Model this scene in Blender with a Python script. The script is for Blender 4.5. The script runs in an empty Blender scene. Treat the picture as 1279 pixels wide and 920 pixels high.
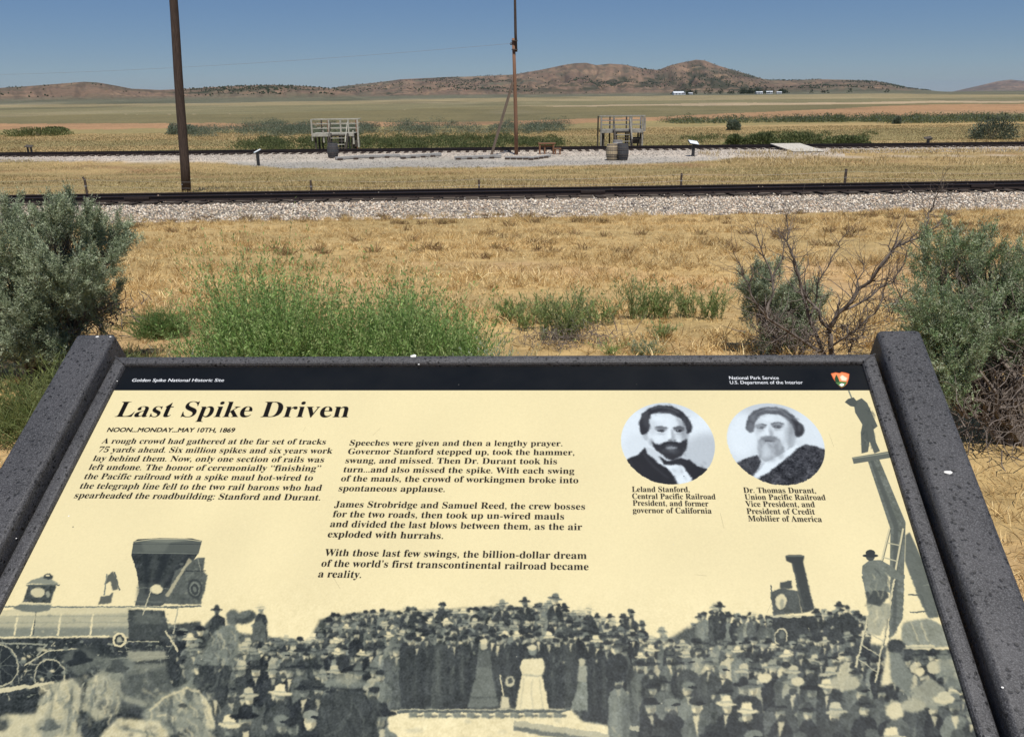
import bpy, bmesh, math, random
import numpy as np
from mathutils import Vector, Matrix
R = math.radians
random.seed(7); RNG = np.random.default_rng(7)
scene = bpy.context.scene
COL = scene.collection

# ------------------------------------------------------------------ camera
EYE = 1.5
FPX, CXP, CYP = 1060.0, 639.5, 460.0            # focal length and centre in photo pixels (1279 wide)
PITCH, ROLL = R(17.88), R(0.6)
_F = np.array([0, math.cos(PITCH), -math.sin(PITCH)]); _U0 = np.array([0, math.sin(PITCH), math.cos(PITCH)]); _R0 = np.array([1.0, 0, 0])
CAM_R = math.cos(ROLL)*_R0 - math.sin(ROLL)*_U0; CAM_U = math.sin(ROLL)*_R0 + math.cos(ROLL)*_U0; CAM_F = _F
cam_d = bpy.data.cameras.new('camera'); cam = bpy.data.objects.new('camera', cam_d); COL.objects.link(cam)
cam_d.sensor_width = 36; cam_d.lens = 36*FPX/1279; cam_d.clip_start = 0.05; cam_d.clip_end = 60000
M = Matrix.Identity(4)
for i in range(3):
    M[i][0] = CAM_R[i]; M[i][1] = CAM_U[i]; M[i][2] = -CAM_F[i]
M[2][3] = EYE
cam.matrix_world = M
scene.camera = cam
def ray(px, py):
    d = CAM_R*((px-CXP)/FPX) + CAM_U*((CYP-py)/FPX) + CAM_F
    return d
# ------------------------------------------------------------------ world and sun
SUN_DIR = Vector((0.10, -0.42, 1.0)).normalized()
world = bpy.data.worlds.new("World"); scene.world = world; world.use_nodes = True
nt = world.node_tree; nt.nodes.clear()
sky = nt.nodes.new('ShaderNodeTexSky'); sky.sky_type = 'NISHITA'; sky.sun_disc = False
sky.sun_elevation = math.asin(SUN_DIR.z); sky.sun_rotation = math.atan2(SUN_DIR.x, SUN_DIR.y)
sky.altitude = 1500; sky.air_density = 1.0; sky.dust_density = 0.0; sky.ozone_density = 4.0
bg = nt.nodes.new('ShaderNodeBackground'); bg.inputs['Strength'].default_value = 0.062
wo = nt.nodes.new('ShaderNodeOutputWorld')
hs = nt.nodes.new('ShaderNodeHueSaturation'); hs.inputs['Saturation'].default_value = 1.2; hs.inputs['Hue'].default_value = .514; nt.links.new(sky.outputs[0], hs.inputs['Color']); mx = nt.nodes.new('ShaderNodeMix'); mx.data_type = 'RGBA'; mx.inputs[0].default_value = .45; mx.inputs[7].default_value = (2.1, 3.9, 7.0, 1); nt.links.new(hs.outputs[0], mx.inputs[6]); nt.links.new(mx.outputs[2], bg.inputs[0]); nt.links.new(bg.outputs[0], wo.inputs[0])
sl = bpy.data.lights.new('sun', 'SUN'); sl.energy = 4.7; sl.angle = R(0.53); sl.color = (1.0, 0.955, 0.89)
so = bpy.data.objects.new('sun', sl); COL.objects.link(so); so.rotation_euler = SUN_DIR.to_track_quat('Z', 'Y').to_euler(); so.location = (0, 0, 30)
scene.view_settings.view_transform = 'Standard'; scene.view_settings.look = 'None'
scene.view_settings.exposure = 0.0; scene.view_settings.gamma = 1.0; scene.view_settings.use_curve_mapping = False
# ------------------------------------------------------------------ the printed panel: painted in code, in panel metres
SU = np.array([89.5, 1127., FPX]); SU /= np.linalg.norm(SU)
_a = -27.6/FPX; _hz = -SU[0]/(SU[1]*_a+SU[2]); SH = np.array([1, _a*_hz, _hz]); SH /= np.linalg.norm(SH)
SN = np.cross(SH, SU)
if SN[2] > 0: SN = -SN
_rl = np.array([(141.5-CXP)/FPX, (CYP-487.6)/FPX, 1.]); _rr = np.array([(1086.8-CXP)/FPX, (CYP-487.6)/FPX, 1.])
_Z = np.linalg.solve(np.array([[-_rl[0], _rr[0]], [-1, 1]]), .9144*np.array([SH[0], SH[2]]))
SP0 = _Z[0]*_rl
def to_world(v): return v[0]*CAM_R + v[1]*CAM_U + v[2]*CAM_F
PH, PU, PN = to_world(SH), to_world(SU), to_world(SN)
PP0 = to_world(SP0) + np.array([0, 0, EYE])
_G = np.linalg.inv(np.stack([SH, -SU, SP0], 1))
def panel_ws(pts):
    "photo measurements -> metres on the panel (w to the right, s down from the top of the cream field)"
    p = np.atleast_2d(np.asarray(pts, float))
    r = np.stack([(p[:, 0]-CXP)/FPX, (CYP-p[:, 1])/FPX, np.ones(len(p))], 0)
    k = _G @ r
    return np.stack([k[0]/k[2], k[1]/k[2]], 1)
PW, S0, S1 = 0.9144, -0.046, 0.5636
TPX = 2520.0
TW, TH = int(PW*TPX), int((S1-S0)*TPX)
def tex(pts):
    q = panel_ws(pts); q[:, 1] -= S0
    return q*TPX
CREAM = np.array([203, 191, 149])/255.; DARK = np.array([27, 32, 35])/255.; MID = np.array([106, 111, 100])/255.
def duo(t):
    t = min(max(t, 0), 1)
    return DARK + (MID-DARK)*t/.5 if t < .5 else MID + (CREAM-MID)*(t-.5)/.5
CAN = np.empty((TH, TW, 3), np.float32); CAN[:] = CREAM
def box1(a, k, ax):
    if k < 1: return a
    pad = [(0, 0)]*a.ndim; pad[ax] = (k+1, k); c = np.cumsum(np.pad(a, pad, mode='edge'), ax, dtype=np.float32); w = 2*k+1; n = a.shape[ax]
    return (c[w:]-c[:n])/w if ax == 0 else (c[:, w:]-c[:, :n])/w
def blur(a, k):
    for _ in range(2):
        a = box1(box1(a, k, 0), k, 1)
    return a
def polymask(q, pad, ss=2):
    x0 = max(int(q[:, 0].min())-pad, 0); x1 = min(int(q[:, 0].max())+pad+2, TW)
    y0 = max(int(q[:, 1].min())-pad, 0); y1 = min(int(q[:, 1].max())+pad+2, TH)
    if x1 <= x0 or y1 <= y0: return None
    xs = x0+(np.arange((x1-x0)*ss)+.5)/ss; ys = y0+(np.arange((y1-y0)*ss)+.5)/ss
    m = np.zeros((len(ys), len(xs)), bool)
    ax, ay = q[:, 0], q[:, 1]; bx, by = np.roll(ax, -1), np.roll(ay, -1)
    for i in range(len(q)):
        if ay[i] == by[i]: continue
        r = np.nonzero((ay[i] > ys) != (by[i] > ys))[0]
        if len(r) == 0: continue
        xi = (bx[i]-ax[i])*(ys[r]-ay[i])/(by[i]-ay[i])+ax[i]
        m[r] ^= xs[None, :] < xi[:, None]
    m = m.reshape(y1-y0, ss, x1-x0, ss).mean((1, 3)).astype(np.float32)
    return x0, x1, y0, y1, m
def poly(pts, col, a=1.0, bl=0, xf=None, clip=None, grain=0.0):
    pts = np.asarray(pts, float)
    if xf is not None: pts = xf(pts)
    r = polymask(tex(pts), bl*2+1)
    if r is None: return
    x0, x1, y0, y1, m = r
    if bl: m = blur(m, bl)
    if clip is not None: m = m*clip[y0:y1, x0:x1]
    c = duo(col) if np.isscalar(col) else np.asarray(col)
    m = (m*a)[..., None]
    if grain: c = c+(NOISE[y0:y1, x0:x1, None]*grain)
    CAN[y0:y1, x0:x1] = CAN[y0:y1, x0:x1]*(1-m)+c*m
def ell(cx, cy, rx, ry, col, a=1.0, bl=0, rot=0, **k):
    t = np.linspace(0, 2*math.pi, 15 if max(rx, ry) < 30 else 60)[:-1]
    x, y = rx*np.cos(t), ry*np.sin(t); c, s = math.cos(rot), math.sin(rot)
    poly(np.stack([cx+x*c-y*s, cy+x*s+y*c], 1), col, a, bl, **k)
def line(pts, w, col, a=1.0, bl=0, **k):
    pts = np.asarray(pts, float)
    for p, q in zip(pts[:-1], pts[1:]):
        d = q-p; L = math.hypot(*d)+1e-6; nrm = np.array([-d[1], d[0]])/L*w/2; d = d/L*w*.25
        poly([p-d+nrm, q+d+nrm, q+d-nrm, p-d-nrm], col, a, bl, **k)
def noise2(n, k):
    a = RNG.standard_normal((TH//n+2, TW//n+2)).astype(np.float32)
    a = np.kron(a, np.ones((n, n), np.float32))[:TH, :TW]
    a = blur(a, k); return a/a.std()
NOISE = noise2(2, 1)*.6+noise2(8, 5)*.5

# ---- lettering
def bold(s):
    o = ''
    for c in s:
        if 'A' <= c <= 'Z': o += chr(0x1D400+ord(c)-65)
        elif 'a' <= c <= 'z': o += chr(0x1D41A+ord(c)-97)
        elif '0' <= c <= '9': o += chr(0x1D7CE+ord(c)-48)
        else: o += c
    return o
def text_tris(s, off):
    cu = bpy.data.curves.new('t', 'FONT'); cu.body = s; cu.offset = off; cu.resolution_u = 4
    ob = bpy.data.objects.new('t', cu); COL.objects.link(ob)
    dg = bpy.context.evaluated_depsgraph_get(); me = ob.evaluated_get(dg).to_mesh()
    me.calc_loop_triangles()
    v = np.empty(len(me.vertices)*3, np.float32); me.vertices.foreach_get('co', v); v = v.reshape(-1, 3)[:, :2]
    t = np.empty(len(me.loop_triangles)*3, np.int32); me.loop_triangles.foreach_get('vertices', t)
    tr = v[t.reshape(-1, 3)].astype(float)
    ob.evaluated_get(dg).to_mesh_clear(); bpy.data.objects.remove(ob); bpy.data.curves.remove(cu)
    return tr
def text(s, p, q, cap, col, serif=True, off=None, a=1.0, fat=0.004):
    "one printed line from baseline point p to baseline point q (photo measurements), capitals cap metres high"
    tr = text_tris(bold(s) if serif else s, (-0.005 if serif else 0.0) if off is None else off)
    if fat: tr = np.concatenate([tr+np.array([dx, dy]) for dx in (-fat, 0, fat) for dy in (-fat*.5, fat*.5)])
    (x0, y0), (x1, y1) = tex([p, q])
    xm, xM = tr[..., 0].min(), tr[..., 0].max()
    sx = (x1-x0)/(xM-xm); sy = cap*TPX/(0.66 if serif else 0.70)
    X = x0+(tr[..., 0]-xm)*sx; Y = y0+(y1-y0)*(tr[..., 0]-xm)/(xM-xm)-tr[..., 1]*sy
    bx0, bx1 = int(X.min())-2, int(X.max())+3; by0, by1 = int(Y.min())-2, int(Y.max())+3
    SS = 3
    buf = np.zeros(((by1-by0)*SS, (bx1-bx0)*SS), bool)
    T = np.stack([(X-bx0)*SS, (Y-by0)*SS], -1)
    for t in T:
        a0 = np.floor(t.min(0)).astype(int); a1 = np.ceil(t.max(0)).astype(int)+1
        xs = np.arange(a0[0], a1[0])+.5; ys = (np.arange(a0[1], a1[1])+.5)[:, None]
        e = [(t[(k+1) % 3, 0]-t[k, 0])*(ys-t[k, 1])-(t[(k+1) % 3, 1]-t[k, 1])*(xs-t[k, 0]) for k in range(3)]
        m = ((e[0] >= 0) & (e[1] >= 0) & (e[2] >= 0)) | ((e[0] <= 0) & (e[1] <= 0) & (e[2] <= 0))
        buf[a0[1]:a1[1], a0[0]:a1[0]] |= m
    m = buf.reshape(by1-by0, SS, bx1-bx0, SS).mean((1, 3)).astype(np.float32)[..., None]*a
    CAN[by0:by1, bx0:bx1] = CAN[by0:by1, bx0:bx1]*(1-m)+np.asarray(col)*m
rnd = random.Random(11)
# ---- the old crowd picture along the foot of the panel
def person(x, y, s, tone=None, hat=None, full=0, face=None, coat=None, ht=None):
    "x, y = chin; s = head width"
    tone = rnd.choice([.02, .06, .12, .18, .25, .33, .45]) if tone is None else tone
    if rnd.random() < .12 and not full: tone = rnd.uniform(.5, .85)
    face = rnd.uniform(.5, .95) if face is None else face
    hat = rnd.choice([0, 0, 0, 1, 1, 1, 3, 3, 4]) if hat is None else hat
    ht = rnd.choice([.0, .05, .1, .2, .35, .55, .75, .9]) if ht is None else ht
    L = full if full else s*rnd.uniform(2.6, 3.6)
    j = lambda k=.12: rnd.uniform(-k, k)*s
    sh = s*rnd.uniform(.85, 1.15)
    poly([(x-s*.3, y-s*.1), (x+s*.3, y-s*.1), (x+sh*.8, y+s*.35+j()), (x+sh, y+s*.95), (x+sh*.95+j(), y+L*.6), (x+sh*.7, y+L), (x-sh*.7+j(), y+L), (x-sh*.95, y+L*.6), (x-sh+j(), y+s*.95), (x-sh*.8, y+s*.35+j())], tone, 1, 1, grain=.02)
    poly([(x-s*.5, y+s*1.1), (x-s*.2+j(), y+s*.6), (x-s*.1, y+L*.8), (x-s*.6, y+L*.75)], min(1, tone+rnd.uniform(.03, .16)), .8, 2)
    if rnd.random() < .5: line([(x+sh*.75, y+s*.9), (x+sh*.5+j(.4), y+s*2.1)], s*.32, min(1, tone+rnd.uniform(-.1, .2)), .8, 1)
    if rnd.random() < .55: poly([(x-s*.22, y), (x+s*.22, y), (x+j(.2), y+s*rnd.uniform(.7, 1.5))], rnd.uniform(.6, .95), .9, 1)
    if rnd.random() < .3: ell(x+j(1.6), y+s*rnd.uniform(1.5, 2.2), s*.22, s*.22, rnd.uniform(.55, .8), .9, 1)
    for _ in range(5):
        ax, ay = x+rnd.uniform(-.8, .8)*sh, y+rnd.uniform(.5, min(L/s, 5))*s
        line([(ax, ay), (ax+rnd.uniform(-.25, .25)*s, ay+rnd.uniform(.3, .9)*s)], s*rnd.uniform(.07, .26), min(1, max(0, tone+rnd.uniform(-.16, .26))), .75, 1)
    poly([(x+sh*.35, y+s*.3), (x+sh*1.02, y+s*.9), (x+sh*.8, y+L), (x+sh*.3, y+L)], 0, .22, 2)
    ell(x+j(), y-s*.52, s*.36, s*.48, face, 1, 1); ell(x+s*.16, y-s*.45, s*.18, s*.4, 0, .35, 1)
    ell(x+rnd.uniform(-.1, .1)*s, y-s*.1, s*.2, s*.1, .1, .5, 0)
    poly([(x-s*.35, y-s*.72), (x+s*.38, y-s*.72), (x+s*.3, y-s*.5), (x-s*.3, y-s*.5)], max(0, face-.3), .8, 1)
    if rnd.random() < .45: ell(x+j(.06), y-s*.18, s*.3, s*.26, .12, .85, 1)
    hy = y-s*.95
    if hat in (0, 1):      # brimmed hat
        ell(x+j(), hy+s*.08, s*rnd.uniform(.78, 1.0), s*.17, ht, 1, 1, rot=rnd.uniform(-.15, .15))
        poly([(x-s*.45, hy), (x-s*.38, hy-s*.5), (x-s*.1, hy-s*.62), (x+s*.3, hy-s*.55), (x+s*.45, hy)], min(1, ht+.05), 1, 1)
        poly([(x-s*.45, hy+s*.02), (x+s*.45, hy+s*.02), (x+s*.44, hy-s*.14), (x-s*.44, hy-s*.14)], max(0, ht-.2), .8, 0)
    elif hat == 2:         # tall hat
        poly([(x-s*.42, hy+.1*s), (x-s*.4, hy-s*.75), (x+s*.4, hy-s*.75), (x+s*.42, hy+.1*s)], .04, 1, 1)
        ell(x, hy+s*.08, s*.62, s*.12, .04, 1, 0)
    elif hat == 3:         # cap
        ell(x, hy-s*.02, s*.5, s*.3, ht*.6, 1, 1); ell(x+s*.3, hy+s*.12, s*.35, s*.1, 0, 1, 0)
    else: ell(x, hy+s*.02, s*.46, s*.28, .06, 1, 1)
def clutter(x0, x1, y0, y1, n, r0, r1, t0, t1, a=.7, bl=1, ang=None):
    for _ in range(n):
        x, y = rnd.uniform(x0, x1), rnd.uniform(y0, y1); r = rnd.uniform(r0, r1)
        if rnd.random() < .5: ell(x, y, r, r*rnd.uniform(.4, 1), rnd.uniform(t0, t1), a, bl)
        else:
            an = rnd.uniform(0, 3.14) if ang is None else rnd.gauss(ang, .3); line([(x, y), (x+math.cos(an)*r*3, y+math.sin(an)*r*3)], r*.6, rnd.uniform(t0, t1), a, bl)
def interp(tab, x): return float(np.interp(x, [a for a, b in tab], [b for a, b in tab]))
# dark mass behind the people
poly([(238, 800), (262, 772), (300, 790), (385, 800), (400, 772), (440, 765), (500, 762), (560, 760), (620, 756), (700, 760), (740, 775), (800, 790), (830, 800), (860, 782), (905, 775), (960, 790), (1010, 780), (1070, 800), (1130, 810), (1200, 850), (1235, 960), (1235, 1040), (-60, 1040), (-60, 930), (200, 930)], .25, 1, 3, grain=.03)
poly([(205, 780), (250, 775), (262, 930), (190, 930)], .2, 1, 2, grain=.02)
for _k in range(26): person(rnd.uniform(208, 262), rnd.uniform(792, 850), rnd.uniform(9, 12))
clutter(245, 1200, 830, 925, 350, 1, 3, 0, .5, .6)
# ---- engine on the left
poly([(-40, 765), (0, 762), (60, 757), (150, 757), (205, 763), (208, 790), (160, 795), (-60, 795)], .72, 1, 1)
poly([(-40, 765), (0, 762), (60, 757), (150, 757), (170, 759), (165, 764), (-30, 771)], .86, 1, 2)
poly([(-60, 783), (160, 782), (160, 793), (-60, 796)], .45, .8, 3)
for x in (18, 72, 112): line([(x+4, 766), (x, 792)], 2.4, .93)
line([(46, 762), (38, 793)], 2.2, .95); line([(45, 763), (41, 792)], 1, .2)
poly([(160, 760), (205, 762), (212, 795), (215, 812), (160, 805)], .18, 1, 1, grain=.02)
poly([(170, 763), (200, 764), (205, 778), (168, 778)], .33, .8, 3)
line([(-20, 756.5), (100, 757), (165, 756.5), (222, 758)], 1.6, .45)
line([(-40, 795.5), (60, 795), (136, 793.5)], 2.2, .95)
poly([(-60, 797), (136, 795), (216, 800), (225, 880), (240, 930), (-80, 930)], .1, 1, 1, grain=.03)
clutter(-20, 215, 800, 870, 420, .6, 3, 0, .8, .8, 0)
clutter(-20, 160, 764, 792, 60, .5, 2.5, .4, .95, .4, 1, 0)
clutter(160, 212, 762, 812, 60, .6, 3, .05, .45, .7, 1)
for _y in (768, 776, 786): line([(-30, _y+1), (158, _y)], 1.0, .5, .5, 1)
# stack
poly([(167, 676), (172, 673), (200, 671.5), (240, 672), (252, 675), (248, 690), (205, 753), (200, 756), (168, 755), (174, 738), (170, 712), (164, 693)], .12, 1, 0, grain=.03)
poly([(167, 676), (252, 675), (248, 690), (165, 690)], .3, 1, 1)
poly([(170, 675), (205, 671.6), (248, 674), (210, 677)], .55, .8, 1)
line([(168, 676), (190, 672.8), (230, 672.6), (251, 675.6)], 1, .8)
poly([(172, 728), (205, 726), (212, 742), (203, 755), (170, 755)], .3, .7, 3)
for _x, _t, _w in ((178, .03, 8), (192, .2, 5), (203, .02, 10), (222, .16, 6), (234, .02, 8)): poly([(_x, 691), (_x+_w, 691), (188+(_x-205)*.25+_w*.5, 742), (188+(_x-205)*.25, 742)], _t, .7, 3)
line([(165, 690), (248, 691)], 1.0, .5, .9); line([(166, 679), (251, 679)], .8, .12, .8); line([(170, 733), (212, 734)], 1, .45, .8); line([(168, 750), (203, 751)], 1.4, .4, .8, 1); poly([(176, 677), (200, 674), (214, 675), (205, 689), (180, 689)], .45, .5, 3)
ell(195, 735, 8, 6, .93, 1, 1); line([(189, 733), (178, 767)], 1.2, .8)
# headlamp box on the front
poly([(218, 712), (232, 704), (247, 696), (256, 696), (253, 712), (259, 718), (254, 740), (250, 754), (204, 753), (210, 742)], .3, 1, 1, grain=.02)
ell(243, 734, 9, 12, .16, 1, 1); ell(243, 734, 6, 9, .42, 1, 1); ell(243, 734, 3, 5, .2, 1, 1)
clutter(212, 256, 700, 752, 60, .6, 3, .1, .55, .55, 1)
line([(226, 712), (256, 712)], 1.2, .12); line([(247, 696), (250, 712)], 1, .6, .8); ell(243, 734, 9, 12, .14, 1, 1); ell(243, 734, 7, 9.5, .5, .9, 1); ell(243, 735, 5, 7.5, .16, 1, 0); ell(243, 735, 2.4, 4, .42, .9, 0)
poly([(210, 745), (232, 708), (240, 700), (236, 696), (214, 730), (206, 742)], .95, .6, 1)
line([(205, 757), (250, 756)], 2, .35); line([(222, 757), (216, 790)], 1.5, .7); line([(206, 787), (222, 812)], 2.4, .85)
# dome and lamp housing
poly([(33, 728), (38, 724), (48, 721), (60, 716.5), (66, 724), (74, 729)], .55, 1, 1); ell(60, 719, 6, 3.5, .15, 1, 1); ell(59, 718, 3, 1.4, .9, 1, 0)
poly([(35, 730), (70, 730), (63, 752), (28, 751)], .2, 1, 1, grain=.03); ell(47, 739, 9, 6, .85, 1, 1); ell(60, 741, 3, 4, .6, 1, 1)
line([(33, 730), (74, 729.5)], 1.6, .35)
poly([(25, 754), (64, 754), (62, 761), (48, 764), (28, 762), (16, 758)], .42, 1, 1); line([(26, 752.5), (64, 753)], 1.4, .9)
# bell
for q in ([(122, 754), (126, 744), (136, 743), (141, 738), (138, 752)], [(131, 729), (134, 718), (141, 713), (146, 722), (147, 735), (140, 736), (138, 725)]): poly(q, .25, .9, 1)
line([(130, 742), (133, 716)], 1.5, .5); line([(143, 714), (149, 736)], 1.5, .3)
# wheels and rods
for (cx, cy, r) in ((-2, 830, 26), (62, 842, 20)):
    ell(cx, cy, r, r*1.04, .75); ell(cx, cy, r-1.8, (r-1.8)*1.04, .06)
    for k in range(9):
        an = k*math.pi/4.5; line([(cx, cy), (cx+math.cos(an)*r*.95, cy+math.sin(an)*r*.95)], .9, .35)
    ell(cx, cy, 4, 4, .3)
line([(0, 802), (58, 804), (46, 818)], 2.2, .6); line([(30, 830), (60, 812), (110, 808)], 1.6, .8)
poly([(-20, 860), (68, 850), (68, 853), (-20, 868)], .85); line([(0, 796), (28, 830)], 1, .5)
for k in range(26): ell(rnd.uniform(15, 130), rnd.uniform(808, 860), rnd.uniform(1, 4), rnd.uniform(1, 3), rnd.uniform(.4, .95), .9, 1)
ell(149, 798, 9, 9, .93, 1, 0); ell(149, 798, 6, 6.4, .15); ell(149, 798, 3.4, 3.6, .7, 1, 1)
line([(108, 823), (210, 818)], 1.4, .6); line([(150, 800), (198, 800)], 1.2, .75)
poly([(158, 812), (206, 812), (208, 822), (160, 826)], .65, .9, 2); poly([(160, 828), (208, 826), (205, 842), (160, 842)], .55, .8, 3)
# ---- engine on the right
clutter(940, 1060, 772, 830, 220, .8, 3, 0, .5, .8)
poly([(981, 694), (985, 692.5), (1001, 692.5), (1004.5, 695), (1003, 701), (1016, 760), (1001, 764), (989, 703), (982, 700)], .13, 1, 1)
line([(982, 694), (1004, 694)], 1.8, .35); line([(990, 704), (1003, 760)], 1.5, .3, .8, 1)
poly([(962, 738), (975, 733), (996, 737), (1000, 764), (965, 768)], .25, 1, 1, grain=.02); ell(975, 750, 9, 12, .2); ell(975, 750, 7, 10, .9, 1, 1); ell(976, 753, 3, 6, .6, .8, 1)
poly([(974, 726), (988, 724), (989, 734), (974, 734)], .2, 1, 1); line([(962, 730), (963, 748)], 1.5, .3)
poly([(955, 768), (1022, 768), (1025, 815), (960, 815)], .1, 1, 1, grain=.02); line([(962, 768.5), (1000, 769)], 2.4, .8)
ell(975, 794, 9, 11, .85); ell(975, 794, 7, 9, .15); ell(976, 792, 3.5, 5, .4, 1, 1)
line([(1010, 783), (1018, 808)], 1.8, .85); line([(1030, 796), (1020, 812)], 1.8, .85)
# pole, ladder and the carriage behind
line([(1060, 488), (1067, 505)], 1.8, .5)
poly([(1082, 570), (1095, 566), (1131, 652), (1127, 770), (1110, 800), (1112, 660)], .38, 1, 0, grain=.03)
poly([(1085, 570), (1089, 569), (1122, 655), (1118, 790), (1114, 790), (1116, 658)], .25, .8, 1)
poly([(1131, 668), (1136, 664), (1168, 735), (1172, 770), (1158, 770), (1146, 745), (1130, 700)], .35, 1, 1, grain=.01)
poly([(1064, 571), (1112, 563), (1114, 571), (1066, 579)], .35); line([(1065, 572), (1112, 565)], 1.3, .6)
poly([(1132, 775), (1160, 771), (1176, 780), (1192, 806), (1125, 808), (1125, 780)], .55, 1, 2, grain=.02)
for x in (1140, 1152): line([(x-3, 776), (x+7, 800)], 1.2, .85, 1, 1)
line([(1128, 805), (1166, 805)], 2.4, .85); poly([(1128, 809), (1190, 810), (1195, 822), (1128, 822)], .1, 1, 1)
line([(1134, 742), (1150, 742), (1156, 762), (1136, 764)], 1.6, .3); line([(1152, 730), (1166, 728)], 1, .5)
# man on the pole top
poly([(1066, 502), (1076, 497), (1083, 503), (1096, 532), (1091, 536), (1094, 552), (1099, 563), (1092, 566), (1086, 551), (1084, 564), (1076, 566), (1075, 540), (1077, 530), (1068, 515)], .3, 1, 0)
poly([(1055, 502), (1059, 498), (1066, 496), (1071, 502), (1068, 508), (1062, 507)], .25)
# rest of the field behind the crowd
def crowd(n, x0, x1, ytab, dy, s0, s1, **k):
    n = int(n*1.35); s0, s1 = s0*.9, s1*.92; xs = np.linspace(x0, x1, n)
    for x in xs:
        x = x+rnd.uniform(-.5, .5)*(x1-x0)/n; person(x, interp(ytab, x)+rnd.uniform(-dy, dy), rnd.uniform(s0, s1), **k)
TOP = [(250, 790), (268, 776), (300, 790), (320, 776), (345, 800), (385, 800), (405, 776), (440, 772), (500, 766), (560, 768), (620, 763), (690, 760), (740, 772), (790, 778), (830, 800), (880, 770), (905, 768), (935, 772), (1000, 790), (1060, 772), (1080, 790), (1120, 820), (1200, 850)]
crowd(46, 400, 800, [(a, b+4) for a, b in TOP], 4, 7.5, 9.5)
crowd(12, 868, 960, [(a, b+6) for a, b in TOP], 5, 8, 10)
crowd(10, 1018, 1078, [(a, b-12+4) for a, b in TOP], 5, 8, 10, tone=.08, full=70)
for (x, y, s) in ((693, 755, 10), (325, 766, 9), (271, 768, 9), (552, 762, 9), (787, 771, 9), (892, 766, 9), (898, 763, 8), (627, 761, 9), (655, 757, 8), (735, 768, 9), (826, 796, 9)): person(x, y, s, tone=.1, full=45)
crowd(44, 390, 830, [(a, b+20) for a, b in TOP], 5, 8, 10)
crowd(46, 270, 840, [(250, 805), (400, 806), (620, 796), (840, 808)], 6, 9, 11)
crowd(26, 840, 1080, [(840, 812), (1080, 806)], 6, 9, 11)
crowd(24, 240, 505, [(250, 822), (505, 822)], 6, 10, 13)
crowd(26, 740, 1180, [(740, 822), (900, 826), (1180, 830)], 7, 10, 13)
# the front rank at the rails
for x in np.linspace(505, 730, 17):
    person(x+rnd.uniform(-4, 4), 803+rnd.uniform(-4, 3), rnd.uniform(8.5, 10.5), tone=rnd.uniform(.02, .2), coat=1, full=82, hat=rnd.choice([4, 4, 0, 3]))
for (x, y, s) in ((512, 806, 12), (521, 808, 11), (566, 806, 10), (580, 804, 10), (622, 806, 10), (694, 808, 10)): person(x, y, s, tone=.12, full=78, hat=4, face=.8)
poly([(596, 822), (612, 822), (616, 850), (624, 882), (583, 882), (592, 850)], .38, 1, 1, grain=.01); poly([(597, 812), (611, 812), (613, 832), (595, 832)], .3, 1, 1); ell(604, 805, 4.5, 6, .75, 1, 1); ell(604, 800, 5, 3.5, .9, 1, 1); line([(584, 870), (622, 870)], 1.5, .2, .8, 1)
poly([(652, 840), (676, 840), (682, 866), (685, 886), (643, 886), (646, 864)], .95, 1, 1); poly([(652, 822), (676, 820), (681, 832), (676, 843), (652, 843), (648, 832)], .93, 1, 1); ell(664, 812, 5, 6, .5, 1, 1); ell(664, 808, 6, 4, .85, 1, 1)
for x in (654, 664, 673): line([(x, 846), (x+(x-664)*.5, 884)], 1.2, .75, .8, 1)
line([(651, 842), (677, 843)], 1.6, .6, .8, 1)
line([(624, 842), (628, 868)], 1.8, .9); poly([(625, 868), (635, 870), (636, 884), (625, 884)], .85, 1, 1); ell(636, 850, 6, 7, .8, 1, 1); ell(636, 849, 3, 4, .2, 1, 1)
for (x, y, s) in ((733, 806, 9), (745, 808, 10), (758, 812, 11), (772, 816, 12)): person(x, y, s, tone=.08, full=92)
poly([(722, 848), (732, 848), (735, 886), (712, 886)], .5, 1, 1, grain=.03); poly([(722, 830), (732, 830), (733, 850), (720, 850)], .6, 1, 1); ell(726, 826, 4.5, 5, .75, 1, 1)
# the ground in front of the rails
poly([(486, 886), (712, 884), (728, 900), (760, 905), (800, 950), (820, 1040), (470, 1040), (482, 920)], .97, 1, 2, grain=.02)
for k in range(70):
    x = rnd.uniform(490, 780); y = rnd.uniform(892, 1030); ell(x, y, rnd.uniform(3, 14), rnd.uniform(1, 3), rnd.uniform(.6, .9), .5, 2)
poly([(496, 884.5), (700, 884.5), (712, 882), (712, 886), (700, 889), (496, 889)], .3); line([(496, 885), (705, 885)], 1.2, .75)
for x in range(510, 700, 18): poly([(x, 889), (x+11, 889), (x+12, 895), (x+1, 895)], .42, .9, 1); ell(x+14, 893, 4, 1.6, .2, .8, 1)
poly([(641, 898), (760, 915), (800, 921), (800, 930), (640, 909)], .75); poly([(641, 905), (760, 924), (795, 930), (795, 934), (640, 911)], .35, .9, 1)
poly([(766, 902), (822, 910), (824, 918), (770, 912)], .7); poly([(770, 908), (822, 916), (820, 924), (772, 918)], .2)
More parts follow.
